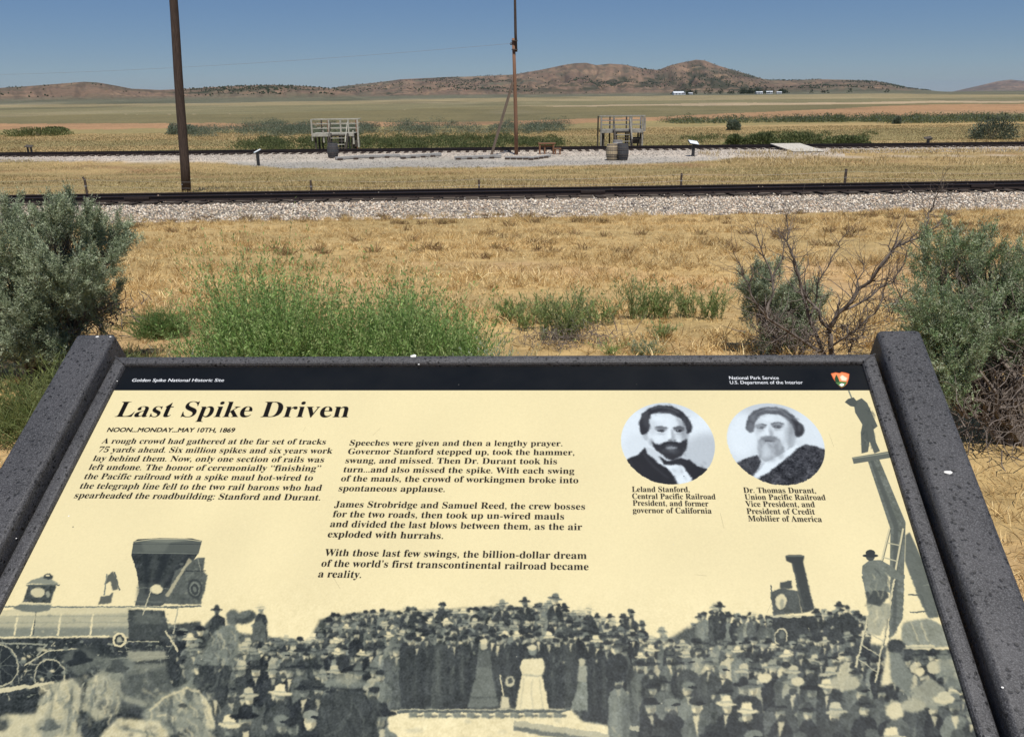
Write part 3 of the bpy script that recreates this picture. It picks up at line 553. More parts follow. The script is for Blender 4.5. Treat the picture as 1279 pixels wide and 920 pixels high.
class MB:
    "collects boxes, tubes and lathed forms into one mesh"
    def __init__(s): s.v = []; s.f = []
    def add(s, V, F):
        n = len(s.v); s.v += [tuple(p) for p in V]; s.f += [tuple(i+n for i in f) for f in F]; return s
    def box(s, c, d, rot=None, bev=0.0, jit=0.0):
        x, y, z = d[0]/2, d[1]/2, d[2]/2
        if bev:
            bm = bmesh.new(); bmesh.ops.create_cube(bm, size=1)
            for v in bm.verts: v.co = Vector((v.co.x*d[0], v.co.y*d[1], v.co.z*d[2]))
            bmesh.ops.bevel(bm, geom=list(bm.edges), offset=bev, segments=2, affect='EDGES', profile=.5)
            bm.verts.index_update(); V = [v.co.copy() for v in bm.verts]; F = [[v.index for v in f.verts] for f in bm.faces]; bm.free()
        else:
            V = [Vector((sx*x, sy*y, sz*z)) for sz in (-1, 1) for sx, sy in ((-1, -1), (1, -1), (1, 1), (-1, 1))]
            F = [(3, 2, 1, 0), (4, 5, 6, 7), (0, 1, 5, 4), (1, 2, 6, 5), (2, 3, 7, 6), (3, 0, 4, 7)]
        if jit: V = [v+Vector((random.uniform(-jit, jit), random.uniform(-jit, jit), random.uniform(-jit, jit))) for v in V]
        if rot is not None: V = [rot @ v for v in V]
        return s.add([v+Vector(c) for v in V], F)
    def beam(s, a, b, w, h, up=(0, 0, 1), bev=0.0):
        a, b = Vector(a), Vector(b); d = b-a; L = d.length; x = d.normalized(); u = Vector(up)
        y = u.cross(x)
        if y.length < 1e-4: y = Vector((0, 1, 0)).cross(x)
        y.normalize(); z = x.cross(y); m = Matrix((x, y, z)).transposed()
        return s.box((a+b)/2, (L, w, h), m, bev)
    def tube(s, pts, rad, n=8, cap=True):
        pts = [Vector(p) for p in pts]; V = []; F = []
        prev = None
        for i, p in enumerate(pts):
            d = (pts[min(i+1, len(pts)-1)]-pts[max(i-1, 0)]).normalized()
            if prev is None:
                t = Vector((0, 0, 1)) if abs(d.z) < .9 else Vector((1, 0, 0)); a = d.cross(t).normalized()
            else: a = (prev-d*prev.dot(d)).normalized()
            prev = a; b = d.cross(a); r = rad[i] if hasattr(rad, '__len__') else rad
            for k in range(n):
                an = 2*math.pi*k/n; V.append(p+(a*math.cos(an)+b*math.sin(an))*r)
        for i in range(len(pts)-1):
            for k in range(n): F.append((i*n+k, i*n+(k+1) % n, (i+1)*n+(k+1) % n, (i+1)*n+k))
        if cap: F.append(tuple(reversed(range(n)))); F.append(tuple((len(pts)-1)*n+k for k in range(n)))
        return s.add(V, F)
    def lathe(s, prof, n=24, c=(0, 0, 0)):
        V = []; F = []
        for r, z in prof:
            for k in range(n): an = 2*math.pi*k/n; V.append((c[0]+r*math.cos(an), c[1]+r*math.sin(an), c[2]+z))
        for i in range(len(prof)-1):
            for k in range(n): F.append((i*n+k, i*n+(k+1) % n, (i+1)*n+(k+1) % n, (i+1)*n+k))
        F.append(tuple(reversed(range(n)))); F.append(tuple((len(prof)-1)*n+k for k in range(n)))
        return s.add(V, F)
    def mesh(s, name, mat, smooth=False):
        me = bpy.data.meshes.new(name); me.from_pydata([tuple(p) for p in s.v], [], s.f); me.materials.append(mat)
        if smooth:
            me.polygons.foreach_set('use_smooth', np.ones(len(me.polygons), bool))
        me.update(); return me
    def build(s, name, mat, parent=None, smooth=False, **k): return link(name, s.mesh(name, mat, smooth), parent, **k)
# ---- value noise
def _hash(ix, iy, seed):
    h = (ix.astype(np.int64)*374761393+iy.astype(np.int64)*668265263+seed*982451653) & 0x7fffffff
    h = ((h ^ (h >> 13))*1274126177) & 0x7fffffff
    return ((h ^ (h >> 16)) & 0xffff)/65535.0
def vnoise(x, y, seed=0):
    ix, iy = np.floor(x), np.floor(y); fx, fy = x-ix, y-iy; fx = fx*fx*(3-2*fx); fy = fy*fy*(3-2*fy)
    a, b, c, d = _hash(ix, iy, seed), _hash(ix+1, iy, seed), _hash(ix, iy+1, seed), _hash(ix+1, iy+1, seed)
    return (a*(1-fx)+b*fx)*(1-fy)+(c*(1-fx)+d*fx)*fy
def fbm(x, y, o=5, seed=0, g=.5):
    s = 0; a = 1; t = 0
    for i in range(o): s = s+a*vnoise(x*2**i, y*2**i, seed+i*17); t += a; a *= g
    return s/t
# ---- materials
def mat(name):
    m = bpy.data.materials.new(name); m.use_nodes = True; n = m.node_tree; b = n.nodes['Principled BSDF']
    return m, n, b
def nd(n, t, **k):
    x = n.nodes.new(t)
    for a, v in k.items():
        if a in x.inputs: x.inputs[a].default_value = v
        else: setattr(x, a, v)
    return x
def ramp(n, src, stops):
    r = n.nodes.new('ShaderNodeValToRGB'); e = r.color_ramp.elements
    while len(e) < len(stops): e.new(.5)
    for i, (p, c) in enumerate(stops): e[i].position = p; e[i].color = (*c, 1)
    n.links.new(src, r.inputs[0]); return r.outputs[0]
def mix(n, f, a, b, mode='MIX'):
    m = n.nodes.new('ShaderNodeMix'); m.data_type = 'RGBA'; m.blend_type = mode
    for s, v in ((0, f), (6, a), (7, b)):
        if hasattr(v, 'node'): n.links.new(v, m.inputs[s])
        elif s == 0: m.inputs[0].default_value = v
        else: m.inputs[s].default_value = (*v, 1)
    return m.outputs[2]
def noise(n, scale, detail=4, rough=.6, vec=None, dist=0):
    x = n.nodes.new('ShaderNodeTexNoise'); x.inputs['Scale'].default_value = scale; x.inputs['Detail'].default_value = detail
    x.inputs['Roughness'].default_value = rough; x.inputs['Distortion'].default_value = dist
    if vec is None:
        tc = n.nodes.get('TC') or n.nodes.new('ShaderNodeTexCoord'); tc.name = 'TC'; vec = tc.outputs['Object']
    n.links.new(vec, x.inputs['Vector']); return x.outputs[0]
def bump(n, b, h, st=.5, d=.01):
    x = n.nodes.new('ShaderNodeBump'); x.inputs['Strength'].default_value = st; x.inputs['Distance'].default_value = d
    n.links.new(h, x.inputs['Height']); n.links.new(x.outputs[0], b.inputs['Normal'])
def simple(name, c1, c2, scale=20, rough=.85, st=.4, d=.003, stretch=None, spec=.3, metal=0):
    m, n, b = mat(name); vec = None
    if stretch:
        tc = n.nodes.new('ShaderNodeTexCoord'); tc.name = 'TC'; mp = n.nodes.new('ShaderNodeMapping'); mp.inputs['Scale'].default_value = stretch
        n.links.new(tc.outputs['Object'], mp.inputs[0]); vec = mp.outputs[0]
    f = noise(n, scale, 5, .65, vec); col = ramp(n, f, [(.32, c1), (.68, c2)])
    n.links.new(col, b.inputs['Base Color']); b.inputs['Roughness'].default_value = rough; b.inputs['Specular IOR Level'].default_value = spec; b.inputs['Metallic'].default_value = metal
    if st: bump(n, b, f, st, d)
    return m
def tinted(name, rough=.8, spec=.15, trans=0.0, var=.0):
    "takes its colour from the mesh's own tint"
    m, n, b = mat(name); a = n.nodes.new('ShaderNodeAttribute'); a.attribute_name = 'tint'
    c = a.outputs['Color']
    if var:
        c = mix(n, 1.0, c, ramp(n, noise(n, 60, 3, .6), [(.3, (1-var,)*3), (.7, (1+var,)*3)]), 'MULTIPLY')
    n.links.new(c, b.inputs['Base Color'])
    b.inputs['Roughness'].default_value = rough; b.inputs['Specular IOR Level'].default_value = spec
    if trans:
        t = n.nodes.new('ShaderNodeBsdfTranslucent'); n.links.new(c, t.inputs[0])
        ms = n.nodes.new('ShaderNodeMixShader'); ms.inputs[0].default_value = trans
        n.links.new(b.outputs[0], ms.inputs[1]); n.links.new(t.outputs[0], ms.inputs[2]); n.links.new(ms.outputs[0], n.nodes['Material Output'].inputs[0])
    return m
# ------------------------------------------------------------------ the land: one sheet to the horizon
# profile of the ground along the line of sight (distance, height); the viewer stands on a low rise above the tracks
PROF_D = [-60, 0, 5, 8, 12, 16, 19.2, 20.5, 24.2, 25.2, 36, 46, 53, 56.8, 58, 61.6, 63.5, 90, 150, 260, 450, 900, 1600, 3500, 8000, 26000, 40000]
PROF_Z = [0.1, 0, -.03, -.2, -.5, -.83, -1.12, -.99, -.99, -1.2, -1.85, -2.33, -2.38, -2.2, -2.13, -2.13, -2.4, -2.6, -2.95, -3.2, -3.1, -2.6, -2.4, -5, -14, -70, -120]
_pd = np.array(PROF_D, float); _pz = np.array(PROF_Z, float)
def smooth_prof(d): 
    return (np.interp(d*.985-.1, _pd, _pz)+np.interp(d, _pd, _pz)+np.interp(d*1.015+.1, _pd, _pz))/3
def az_px(x, y): return CXP+FPX*(x/np.maximum(y, .01))/math.cos(PITCH)*.97   # roughly the photo column of a direction
LEFT = [(-400, 116), (-150, 108), (0, 110), (30, 108), (60, 105.5), (105, 102), (122, 103), (145, 107), (165, 111), (200, 112.5), (232, 111), (262, 109), (300, 107), (340, 106), (380, 107.5), (410, 110), (436, 116), (460, 124), (520, 130)]
CENT = [(150, 125), (380, 118), (424, 108), (470, 103), (500, 99), (560, 96), (600, 95), (640, 93), (675, 87), (700, 81.5), (718, 78.5), (732, 78), (745, 81), (762, 79), (782, 80.5), (800, 85), (822, 87), (838, 81), (855, 77), (870, 74), (880, 75), (898, 82), (915, 87), (935, 93), (955, 99), (985, 100), (1020, 99), (1060, 99.5), (1090, 101), (1110, 104), (1135, 110), (1170, 114), (1230, 118), (1320, 120)]
FARR = [(1080, 120), (1190, 114.5), (1210, 110), (1232, 105), (1246, 101.5), (1262, 99.5), (1279, 101), (1320, 97), (1400, 108), (1500, 116), (1700, 120)]
def elev_of(px, py):
    "elevation angle of photo points (arrays)"
    d = CAM_R[:, None]*((px-CXP)/FPX)+CAM_U[:, None]*((CYP-py)/FPX)+CAM_F[:, None]
    return d[2]/np.hypot(d[0], d[1])
def azim_of(px, py):
    d = CAM_R[:, None]*((px-CXP)/FPX)+CAM_U[:, None]*((CYP-py)/FPX)+CAM_F[:, None]
    return np.arctan2(d[0], d[1])
def ridge(tab):
    p = np.array(tab, float); return azim_of(p[:, 0], p[:, 1]), elev_of(p[:, 0], p[:, 1])
RL, RC, RF = ridge(LEFT), ridge(CENT), ridge(FARR)
def hillz(x, y):
    r = np.hypot(x, y); a = np.arctan2(x, y)
    z = np.zeros_like(r)
    for (ra, re), r0, r1, r2, sd in ((RL, 900, 1900, 3000, 3), (RC, 1900, 4300, 6500, 5), (RF, 11000, 16000, 22000, 9)):
        e = np.interp(a, ra, re, left=-.002, right=-.002)
        h = np.maximum(EYE+e*r1-np.interp(r1, _pd, _pz), 0)
        rr = r1*(1+.0*a)
        sh = np.clip((r-r0)/(rr-r0), 0, 1); up = sh**1.08
        dn = np.clip(1-(r-rr)/(r2-rr), 0, 1)**.8
        n1 = fbm(x/r1*9+3, y/r1*9, 5, sd); n2 = fbm(a*34+.6*n1, r/r1*7, 4, sd+40)
        gul = np.abs(fbm(a*60+r/r1*3, r/r1*5, 4, sd+80)-.5)*2
        s = np.where(r < rr, up, dn)
        body = s*h*(1-.62*(1-s**2)*(n1*.7+gul*1.1))+h*.10*(n2-.5)*np.sin(np.clip(s, 0, 1)*math.pi)*1.6
        z = np.maximum(z, np.maximum(body, 0))
    return z
def groundz(x, y):
    x = np.asarray(x, float); y = np.asarray(y, float); r = np.hypot(x, y)
    sk = np.where(np.abs(y-22) < 12, y-.038*np.clip(x, -30, 30)*np.clip(1-np.abs(y-22)/12, 0, 1)*1.0, y)
    d = np.where(r < 80, sk, np.where(r > 300, r, sk*(300-r)/220+r*(r-80)/220))
    d = np.where(y < 0, -np.minimum(r, 50), d)
    z = smooth_prof(d)
    near = np.clip(1-np.abs(r)/90, 0, 1)
    z = z+near*((fbm(x*.35, y*.35, 3, 5)-.5)*.10+(fbm(x*1.7, y*1.7, 3, 6)-.5)*.05)*np.where((y > 18.5) & (y < 26.4), .12, 1)*np.where((y > 56) & (y < 64), .3, 1)
    far = np.clip((r-90)/400, 0, 1); z = z+far*(fbm(x/170, y/170, 3, 8)-.5)*1.0*np.clip(r/500, 0, 1.4)
    return z+hillz(x, y)*(y > 0)
def gz(x, y): return float(groundz(np.array([x]), np.array([y]))[0])
def on_ground(px, py, lift=0.0):
    "where the line of sight through a photo point meets the land"
    d = ray(px, py); t = np.geomspace(2, 6000, 1500); P = np.array([0, 0, EYE])[:, None]+d[:, None]*t
    below = P[2] < groundz(P[0], P[1])+lift
    i = int(np.argmax(below)) if below.any() else 1499
    return Vector((P[0, i], P[1, i], gz(P[0, i], P[1, i])))
def at_dist(px, py, y):
    d = ray(px, py); t = y/d[1]; return Vector((d[0]*t, y, EYE+d[2]*t))
def to_px(x, y, z):
    v = np.stack([x, y, z-EYE]); r = (CAM_R[:, None]*v.reshape(3, -1)).sum(0); u = (CAM_U[:, None]*v.reshape(3, -1)).sum(0); f = (CAM_F[:, None]*v.reshape(3, -1)).sum(0)
    f = np.maximum(f, .01); return CXP+FPX*r/f, CYP-FPX*u/f
# land cover of the valley, as bands from near to far (columns of the survey, lower edge in the photo -> colour)
C = dict(dry=(.47, .33, .15), dry2=(.37, .265, .125), olive=(.265, .215, .10), orange=(.34, .205, .112), dgreen=(.165, .142, .074), sage=(.185, .165, .092), pale=(.255, .21, .12), tan=(.38, .29, .19), lane=(.46, .38, .25), foot=(.122, .120, .082), rust=(.175, .118, .085), brown=(.135, .088, .068), dark=(.055, .058, .038), gravel=(.49, .43, .365), soil=(.52, .34, .17))
BANDS = [  # each: columns at px 0, 320, 640, 900, 1100, 1279 ; y of the lower edge ; colour
 ([119, 118, 118, 115, 113, 114], 'foot'),
 ([131, 128, 122, 119, 117, 118], 'foot'),
 ([134, 132, 127, 125, 123, 121], 'pale'),
 ([143, 142, 133, 129, 127, 126], 'sage'),
 ([143, 142, 133, 132, 130, 128.5], 'tan'),
 ([155, 154, 151, 143, 133, 129.5], 'dgreen'),
 ([163, 161, 156, 150, 147, 142], 'orange'),
 ([168, 167, 166, 157, 153, 148], 'olive'),
 ([176, 176, 172, 168, 160, 156], 'dry2'),
 ([184, 182, 180, 178, 176, 172], 'olive'),
 ([260, 260, 260, 260, 260, 260], 'dry2')]
BX = [0, 320, 640, 900, 1100, 1279]
def cover(x, y, z):
    px, py = to_px(x, y, z); n = len(px); col = np.zeros((n, 3)); r = np.hypot(x, y)
    wob = (fbm(px/90., np.log(r+1)*6, 4, 21)-.5)*5
    prev = None; cols = np.tile(np.array(C['foot']), (n, 1)); done = np.zeros(n, bool)
    edges = [np.interp(px, BX, b[0])+wob*(.35+.08*i) for i, b in enumerate(BANDS)]
    for i, b in enumerate(BANDS):
        m = ~done & (py <= edges[i]); cols[m] = C[b[1]]; done |= m
    cols[~done] = C['dry']
    return cols, px, py, r
# grid in polar form: fine ahead, coarse behind
_front = np.linspace(-40, 40, 1250); _side = np.concatenate([np.linspace(40, 320, 90)[1:-1]])
ang = np.radians(np.concatenate([_front, _side])); na = len(ang)
rad = np.concatenate([np.geomspace(.4, 3, 8)[:-1], np.geomspace(3, 26000, 410)]); nr = len(rad)
A, RR = np.meshgrid(ang, rad); GX, GY = RR*np.sin(A), RR*np.cos(A)
GZ = groundz(GX.ravel(), GY.ravel())
V = np.stack([GX.ravel(), GY.ravel(), GZ], 1); V = np.vstack([V, [[0, 0, gz(0, 0.01)]]])
cols, px, py, rr = cover(V[:, 0], V[:, 1], V[:, 2])
def blend(m, c): 
    global cols
    m = np.clip(m, 0, 1)[:, None]; cols = cols*(1-m)+np.array(c)*m
X, Y, Zc = V.T
hz_ = hillz(X, Y); hil = np.clip(hz_/6, 0, 1)*(Y > 0); hq = hz_*np.where(rr < 3200, 2.4, 1.0)
n1 = fbm(X/160, Y/160, 5, 31); n2 = fbm(X/45, Y/45, 4, 33); n3 = fbm(X/420, Y/420, 4, 35)
blend(hil, C['foot'])
blend(np.clip((hq-5)/14, 0, 1)*np.clip((n3-.26)*7, 0, 1)*.9, C['rust'])
blend(np.clip((hq-26)/40, 0, 1)*np.clip((n1-.5)*7, 0, 1), C['brown'])
blend(np.clip((hz_-4)/10, 0, 1)*np.clip((n2-.60)*9, 0, 1)*.7, C['dark'])
blend(np.clip((hq-8)/20, 0, 1)*np.clip((fbm(X/90, Y/90, 4, 41)-.56)*10, 0, 1)*.6, (.29, .20, .13))
blend(np.clip((hq-8)/20, 0, 1)*np.clip((fbm(X/70, Y/70, 5, 43)-.52)*10, 0, 1)*.55, (.09, .085, .06))
AA_ = np.arctan2(X, Y); gl_ = np.abs(fbm(AA_*150+n1*2, rr/1300, 4, 91)-.5)*2; blend(np.clip((hq-4)/10, 0, 1)*np.clip((.16-gl_)*9, 0, 1)*.55, (.085, .066, .05)); gl2 = np.abs(fbm(AA_*70+n1, rr/2200, 3, 93)-.5)*2; blend(np.clip((hq-8)/14, 0, 1)*np.clip((gl2-.32)*5, 0, 1)*.4, (.27, .175, .12))
for _mx, _my, _rx, _ry, _s in ((792, 103, 30, 6, .8), (862, 99, 38, 7, .85), (925, 92, 26, 6, .7), (735, 107, 34, 4, .7), (690, 112, 60, 3, .5), (905, 108, 60, 6, .75), (640, 113, 60, 3, .4), (505, 117, 24, 3, .9), (330, 107, 30, 3, .8), (400, 109, 40, 3.5, .6), (255, 114, 60, 3, .8), (870, 84, 10, 5, .6), (1080, 104, 45, 3, .55), (1000, 112, 90, 4, .4)):
    blend((((px-_mx)/_rx)**2+((py-_my)/_ry)**2 < 1.3)*hil*np.clip((fbm(X/55, Y/110, 4, 47)-.45)*8, 0, 1)*_s, (.035, .042, .026))
# valley: wandering patches
val = (1-hil)*np.clip((rr-70)/60, 0, 1)
blend(val*np.clip((fbm(X/60, Y/200, 4, 51)-.58)*8, 0, 1)*.35, C['dark'])
blend(val*np.clip((fbm(X/50, Y/160, 4, 52)-.6)*8, 0, 1)*.18, C['lane'])
# near country
YT = Y-.038*X
nearm = (rr < 75)
g1 = fbm(X*.5, Y*.9, 4, 61)
blend(nearm*(Y < 19.6)*1.0, C['dry']); blend(nearm*(Y < 9.5)*np.clip((g1-.42)*6, 0, 1)*.8, C['soil'])
blend(nearm*(YT > 24.4)*(Y < 57)*np.clip((fbm(X/9, Y/3, 4, 62)-.45)*5, 0, 1)*.75, C['olive'])
blend(nearm*(YT > 24.4)*(Y < 57)*np.clip((fbm(X/5, Y/2, 4, 63)-.60)*6, 0, 1)*.6, (.24, .13, .07))
# the gravel apron between the two lines of track
apron = lambda X, Y: np.clip((Y-np.interp(X, [-40, -30, -18, -12, 0, 10, 14, 26, 40], [57.0, 55.5, 53.5, 48.5, 48.0, 50, 53.5, 54.5, 57]))/.9+(fbm(X*.8, Y*.8, 3, 66)-.5)*1.6, 0, 1)*(Y < 60)*np.where(X > 21, .0, 1)
AP = apron(X, Y)*nearm
blend(AP, C['gravel']); blend(AP*np.clip((54.2-Y)/1.2+(fbm(X*.4, Y*.9, 3, 68)-.5)*2, 0, 1)*.8, (.315, .295, .265))
blend(nearm*np.clip(1-np.abs(Y-(53.4-.01*(X-15)))/.7, 0, 1)*(X > 14), (.40, .33, .25))
blend(nearm*np.clip((Y-57.6)/.3, 0, 1)*np.clip((63.5-Y)/.3, 0, 1)*.9, C['gravel'])
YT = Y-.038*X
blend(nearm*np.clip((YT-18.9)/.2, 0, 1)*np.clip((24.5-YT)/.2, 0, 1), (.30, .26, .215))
blend(nearm*np.clip((YT-21.1)/.2, 0, 1)*np.clip((24.4-YT)/.2, 0, 1), (.13, .105, .085))  # strip under the near rails: rail shadow put into the colour, with oily dirt
blend(nearm*(Y > 63.6), (.20, .18, .075))
cols = np.clip(cols*(1+(fbm(X*3, Y*3, 3, 71)[:, None]-.5)*.25), 0, 1)
idx = np.arange(nr*na).reshape(nr, na); j = np.arange(na); jn = (j+1) % na
F = np.stack([idx[:-1][:, j], idx[:-1][:, jn], idx[1:][:, jn], idx[1:][:, j]], -1).reshape(-1, 4)
F = F[:, ::-1]
ci = len(V)-1
# close the middle with slivers folded into quads
C0 = np.stack([np.full(na//2, ci), idx[0][(np.arange(0, na//2*2, 2)+2) % na], idx[0][np.arange(0, na//2*2, 2)+1], idx[0][np.arange(0, na//2*2, 2)]], 1)
F = np.vstack([F, C0])
m_land, n, b = mat('dry_land'); at = n.nodes.new('ShaderNodeAttribute'); at.attribute_name = 'tint'
tc = n.nodes.new('ShaderNodeTexCoord'); tc.name = 'TC'
mp = n.nodes.new('ShaderNodeMapping'); mp.inputs['Scale'].default_value = (1, 1, 1); n.links.new(tc.outputs['Object'], mp.inputs[0])
v1 = ramp(n, noise(n, 6.0, 8, .75, mp.outputs[0]), [(.3, (.62, .60, .55)), (.5, (1, 1, 1)), (.7, (1.35, 1.33, 1.25))])
mp2 = n.nodes.new('ShaderNodeMapping'); mp2.inputs['Scale'].default_value = (.08, .16, .1); n.links.new(tc.outputs['Object'], mp2.inputs[0])
v2 = ramp(n, noise(n, 1.0, 10, .8, mp2.outputs[0]), [(.3, (.66, .70, .66)), (.5, (1, 1, 1)), (.7, (1.28, 1.22, 1.12))])
v3 = ramp(n, noise(n, .010, 12, .82, tc.outputs['Object']), [(.34, (.6, .66, .66)), (.5, (1, 1, 1)), (.68, (1.25, 1.2, 1.1))])
c = mix(n, 1, at.outputs['Color'], v1, 'MULTIPLY'); c = mix(n, .8, c, v2, 'MULTIPLY'); c = mix(n, .7, c, v3, 'MULTIPLY')
n.links.new(c, b.inputs['Base Color']); b.inputs['Roughness'].default_value = .95; b.inputs['Specular IOR Level'].default_value = .1
bump(n, b, noise(n, 14, 6, .8, tc.outputs['Object']), .6, .03)
V_MIN, V_MAX = V[:, 2].min(), V[:, 2].max()
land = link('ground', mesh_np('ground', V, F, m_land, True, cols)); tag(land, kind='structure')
del A, RR, GX, GY, GZ
# ------------------------------------------------------------------ the two lines of track
M_rail = simple('rusty_rail_steel', (.016, .011, .010), (.038, .025, .021), 30, .5, .3, .002, spec=.4)
M_tie = simple('weathered_tie_wood', (.028, .021, .017), (.075, .058, .046), 9, .9, .6, .006, stretch=(4, 1, 4))
M_tie_far = simple('dark_tie_wood', (.035, .024, .018), (.085, .062, .048), 9, .9, .6, .006, stretch=(4, 1, 4))
def rail_mesh(x0, x1, h, n=1):
    # flat-bottomed section
    p = [(-.065, 0), (.065, 0), (.065, .012), (.012, .028), (.009, h-.040), (.033, h-.030), (.034, h-.004), (.024, h), (-.024, h), (-.034, h-.004), (-.033, h-.030), (-.009, h-.040), (-.012, .028), (-.065, .012)]
    V = [(x, y, z) for x in (x0, x1) for y, z in p]; k = len(p)
    F = [(i, (i+1) % k, k+(i+1) % k, k+i) for i in range(k)]+[tuple(range(k)), tuple(range(2*k-1, k-1, -1))]
    m = MB(); m.add(V, F); return m
def track(label, c, slope, x0, x1, ties, h, cant, tie_m, g):
    t = thing('railway_track', label, 'railway track', (0, c[1], c[2]), math.atan(slope))
    for y, dz in ((0, 0), (1.50, cant)):
        rail_mesh(x0, x1, h).build('rail', M_rail, t).location = (0, y, dz)
    mm = [MB().box((0, 0, 0), (.23, 2.45, .15), bev=.012).mesh('tie', tie_m) for _ in range(1)]
    for me in mm: pass
    for x in ties:
        o = link('tie', random.choice(mm), t); o.location = (x+random.uniform(-.03, .03), .75+random.uniform(-.06, .06)-random.choice([0, 0, .08]), -.078+random.uniform(-.012, .004)+cant*.5)
        o.rotation_euler = (-cant/-1.5*1.0 if cant else 0, 0, random.uniform(-.02, .02))
    return t
near_t = track('near railway track on grey ballast with dark rusty rails right behind the gravel bank', (0, 21.8, -.945), .038, -40, 40, np.arange(-14.6, 15.2, .58), .135, -.085, M_tie, 'a')
far_t = track('far railway track, thin dark line beyond the gravel apron and barrels', (0, 58.6, -2.06), .0, -70, 70, np.arange(-40, 40, .58), .13, 0, M_tie_far, 'b')
MBsp = MB().box((0, 0, .0), (.20, .17, .016)).box((.05, -.085, .018), (.03, .03, .03)).box((-.05, .085, .018), (.03, .03, .03)).mesh('tie_plate', M_rail)
for x in np.arange(-14.6, 15.2, .58): link('tie_plate', MBsp, near_t, (x, 0, .004))
for x in (-9.3, 2.1, 12.2):
    MB().box((x, -.03, .07), (.62, .03, .07), bev=.008).build('joint_bar', M_rail, near_t)
# ballast stones
def stones(name, n, fx, s0, s1, palette, kind='stuff', label=None):
    oc = np.array([(1, 0, 0), (0, 1, 0), (-1, 0, 0), (0, -1, 0), (0, 0, 1), (0, 0, -1)], float)
    of = np.array([(0, 1, 4), (1, 2, 4), (2, 3, 4), (3, 0, 4), (1, 0, 5), (2, 1, 5), (3, 2, 5), (0, 3, 5)])
    x, y, z = fx(n); n = len(x)
    r = RNG.uniform(s0, s1, n)*RNG.uniform(.7, 1.25, n)
    P = oc[None]*RNG.uniform(.55, 1.15, (n, 6, 3))+RNG.uniform(-.28, .28, (n, 6, 3)); P[..., 2] *= .75
    a = RNG.uniform(0, 6.28, n); c, s = np.cos(a)[:, None], np.sin(a)[:, None]
    Q = np.stack([P[..., 0]*c-P[..., 1]*s, P[..., 0]*s+P[..., 1]*c, P[..., 2]], -1)*r[:, None, None]
    Q += np.stack([x, y, z+r*.25], 1)[:, None]
    F = (of[None]+(np.arange(n)*6)[:, None, None]).reshape(-1, 3)
    pal = np.array(palette)[RNG.integers(0, len(palette), n)]*RNG.uniform(.75, 1.2, (n, 1))
    me = mesh_np(name, Q.reshape(-1, 3), F, M_stone, False, np.repeat(np.clip(pal, 0, 1), 6, 0)); o = link(name, me); return tag(o, label, None, None, kind)
M_stone = tinted('ballast_stone', .9, .2, var=.15)
PAL = [(.60, .50, .38), (.48, .42, .34), (.68, .60, .49), (.27, .24, .21), (.56, .44, .31), (.16, .14, .13), (.80, .72, .60), (.48, .35, .25)]
def near_bank(n):
    x = RNG.uniform(-15.5, 15.8, n); t = RNG.uniform(18.6, 24.1, n); keep = (t < 21.9) | (RNG.random(n) < .45)
    x, t = x[keep], t[keep]; edge = 18.78+(fbm(x*1.5, x*0+3, 3, 90)-.5)*.55; k = t > edge; x, t = x[k], t[k]
    y = t+.038*x; z = groundz(x, y)
    # heaped between and around the ties
    tie = np.abs(((x+14.6) % .58)-.29) < .165
    k = ~(tie & (t > 21.2) & (t < 24.2)); return x[k], y[k], z[k]+np.where((t[k] > 21.0) & (t[k] < 24.3), .0, 0)
stones('ballast', 70000, near_bank, .018, .040, PAL, label='grey and tan crushed stone ballast banked against the near track')
def far_bank(n):
    x = RNG.uniform(-40, 40, n); y = RNG.uniform(55.2, 62.4, n); z = groundz(x, y); return x, y, z
PALF = [(.52, .46, .39), (.44, .39, .34), (.60, .53, .46), (.30, .27, .24), (.50, .42, .34)]
stones('pale_ballast', 30000, far_bank, .03, .05, PALF, label='pale ballast under the far track')
def apron_st(n):
    x = RNG.uniform(-22, 22, n); y = RNG.uniform(47, 56, n); k = apron(x, y) > RNG.uniform(.2, 1, n); x, y = x[k], y[k]; return x, y, groundz(x, y)
stones('gravel_stones', 9000, apron_st, .018, .04, [(.36, .34, .32), (.44, .41, .38), (.28, .27, .25), (.16, .15, .14)], label='loose pale gravel on the apron before the far track')
# ------------------------------------------------------------------ grasses and shrubs
M_grass = tinted('dry_grass_blades', .75, .15, .25)
M_leaf = tinted('sage_leaves', .75, .12, .20)
M_leafg = tinted('green_leaves', .65, .2, .40)
M_bark = simple('shreddy_bark', (.10, .080, .062), (.24, .20, .165), 40, .95, .5, .004, stretch=(1, 1, .3))
M_dead = simple('dead_grey_wood', (.06, .048, .040), (.24, .20, .17), 30, .95, .5, .003, stretch=(1, 1, .3))
def blades(B, D, L, W, bend=.3, taper=.15):
    "bases (n,3), unit directions, lengths, widths -> quads folded at mid length"
    n = len(B); side = np.cross(D, RNG.standard_normal((n, 3))); side /= np.linalg.norm(side, axis=1, keepdims=True)+1e-9
    drp = np.stack([RNG.standard_normal(n)*.5, RNG.standard_normal(n)*.5, -np.abs(RNG.standard_normal(n))], 1)*bend
    w = (side*W[:, None]/2); tip = B+D*L[:, None]+drp*L[:, None]*.5; mid = B+D*L[:, None]*.55
    V = np.stack([B-w*.6, B+w*.6, mid+w, mid-w, tip], 1).reshape(-1, 3)
    i = np.arange(n)[:, None]*5
    F = np.concatenate([i+[[0, 1, 2]], i+[[0, 2, 3]], i+[[3, 2, 4]]], 0)
    return V, F
def diamonds(B, D, L, W):
    n = len(B); side = np.cross(D, RNG.standard_normal((n, 3))); side /= np.linalg.norm(side, axis=1, keepdims=True)+1e-9
    w = side*W[:, None]/2; V = np.stack([B, B+D*L[:, None]*.5+w, B+D*L[:, None], B+D*L[:, None]*.5-w], 1).reshape(-1, 3)
    F = np.arange(n)[:, None]*4+np.array([[0, 1, 2, 3]]); return V, F
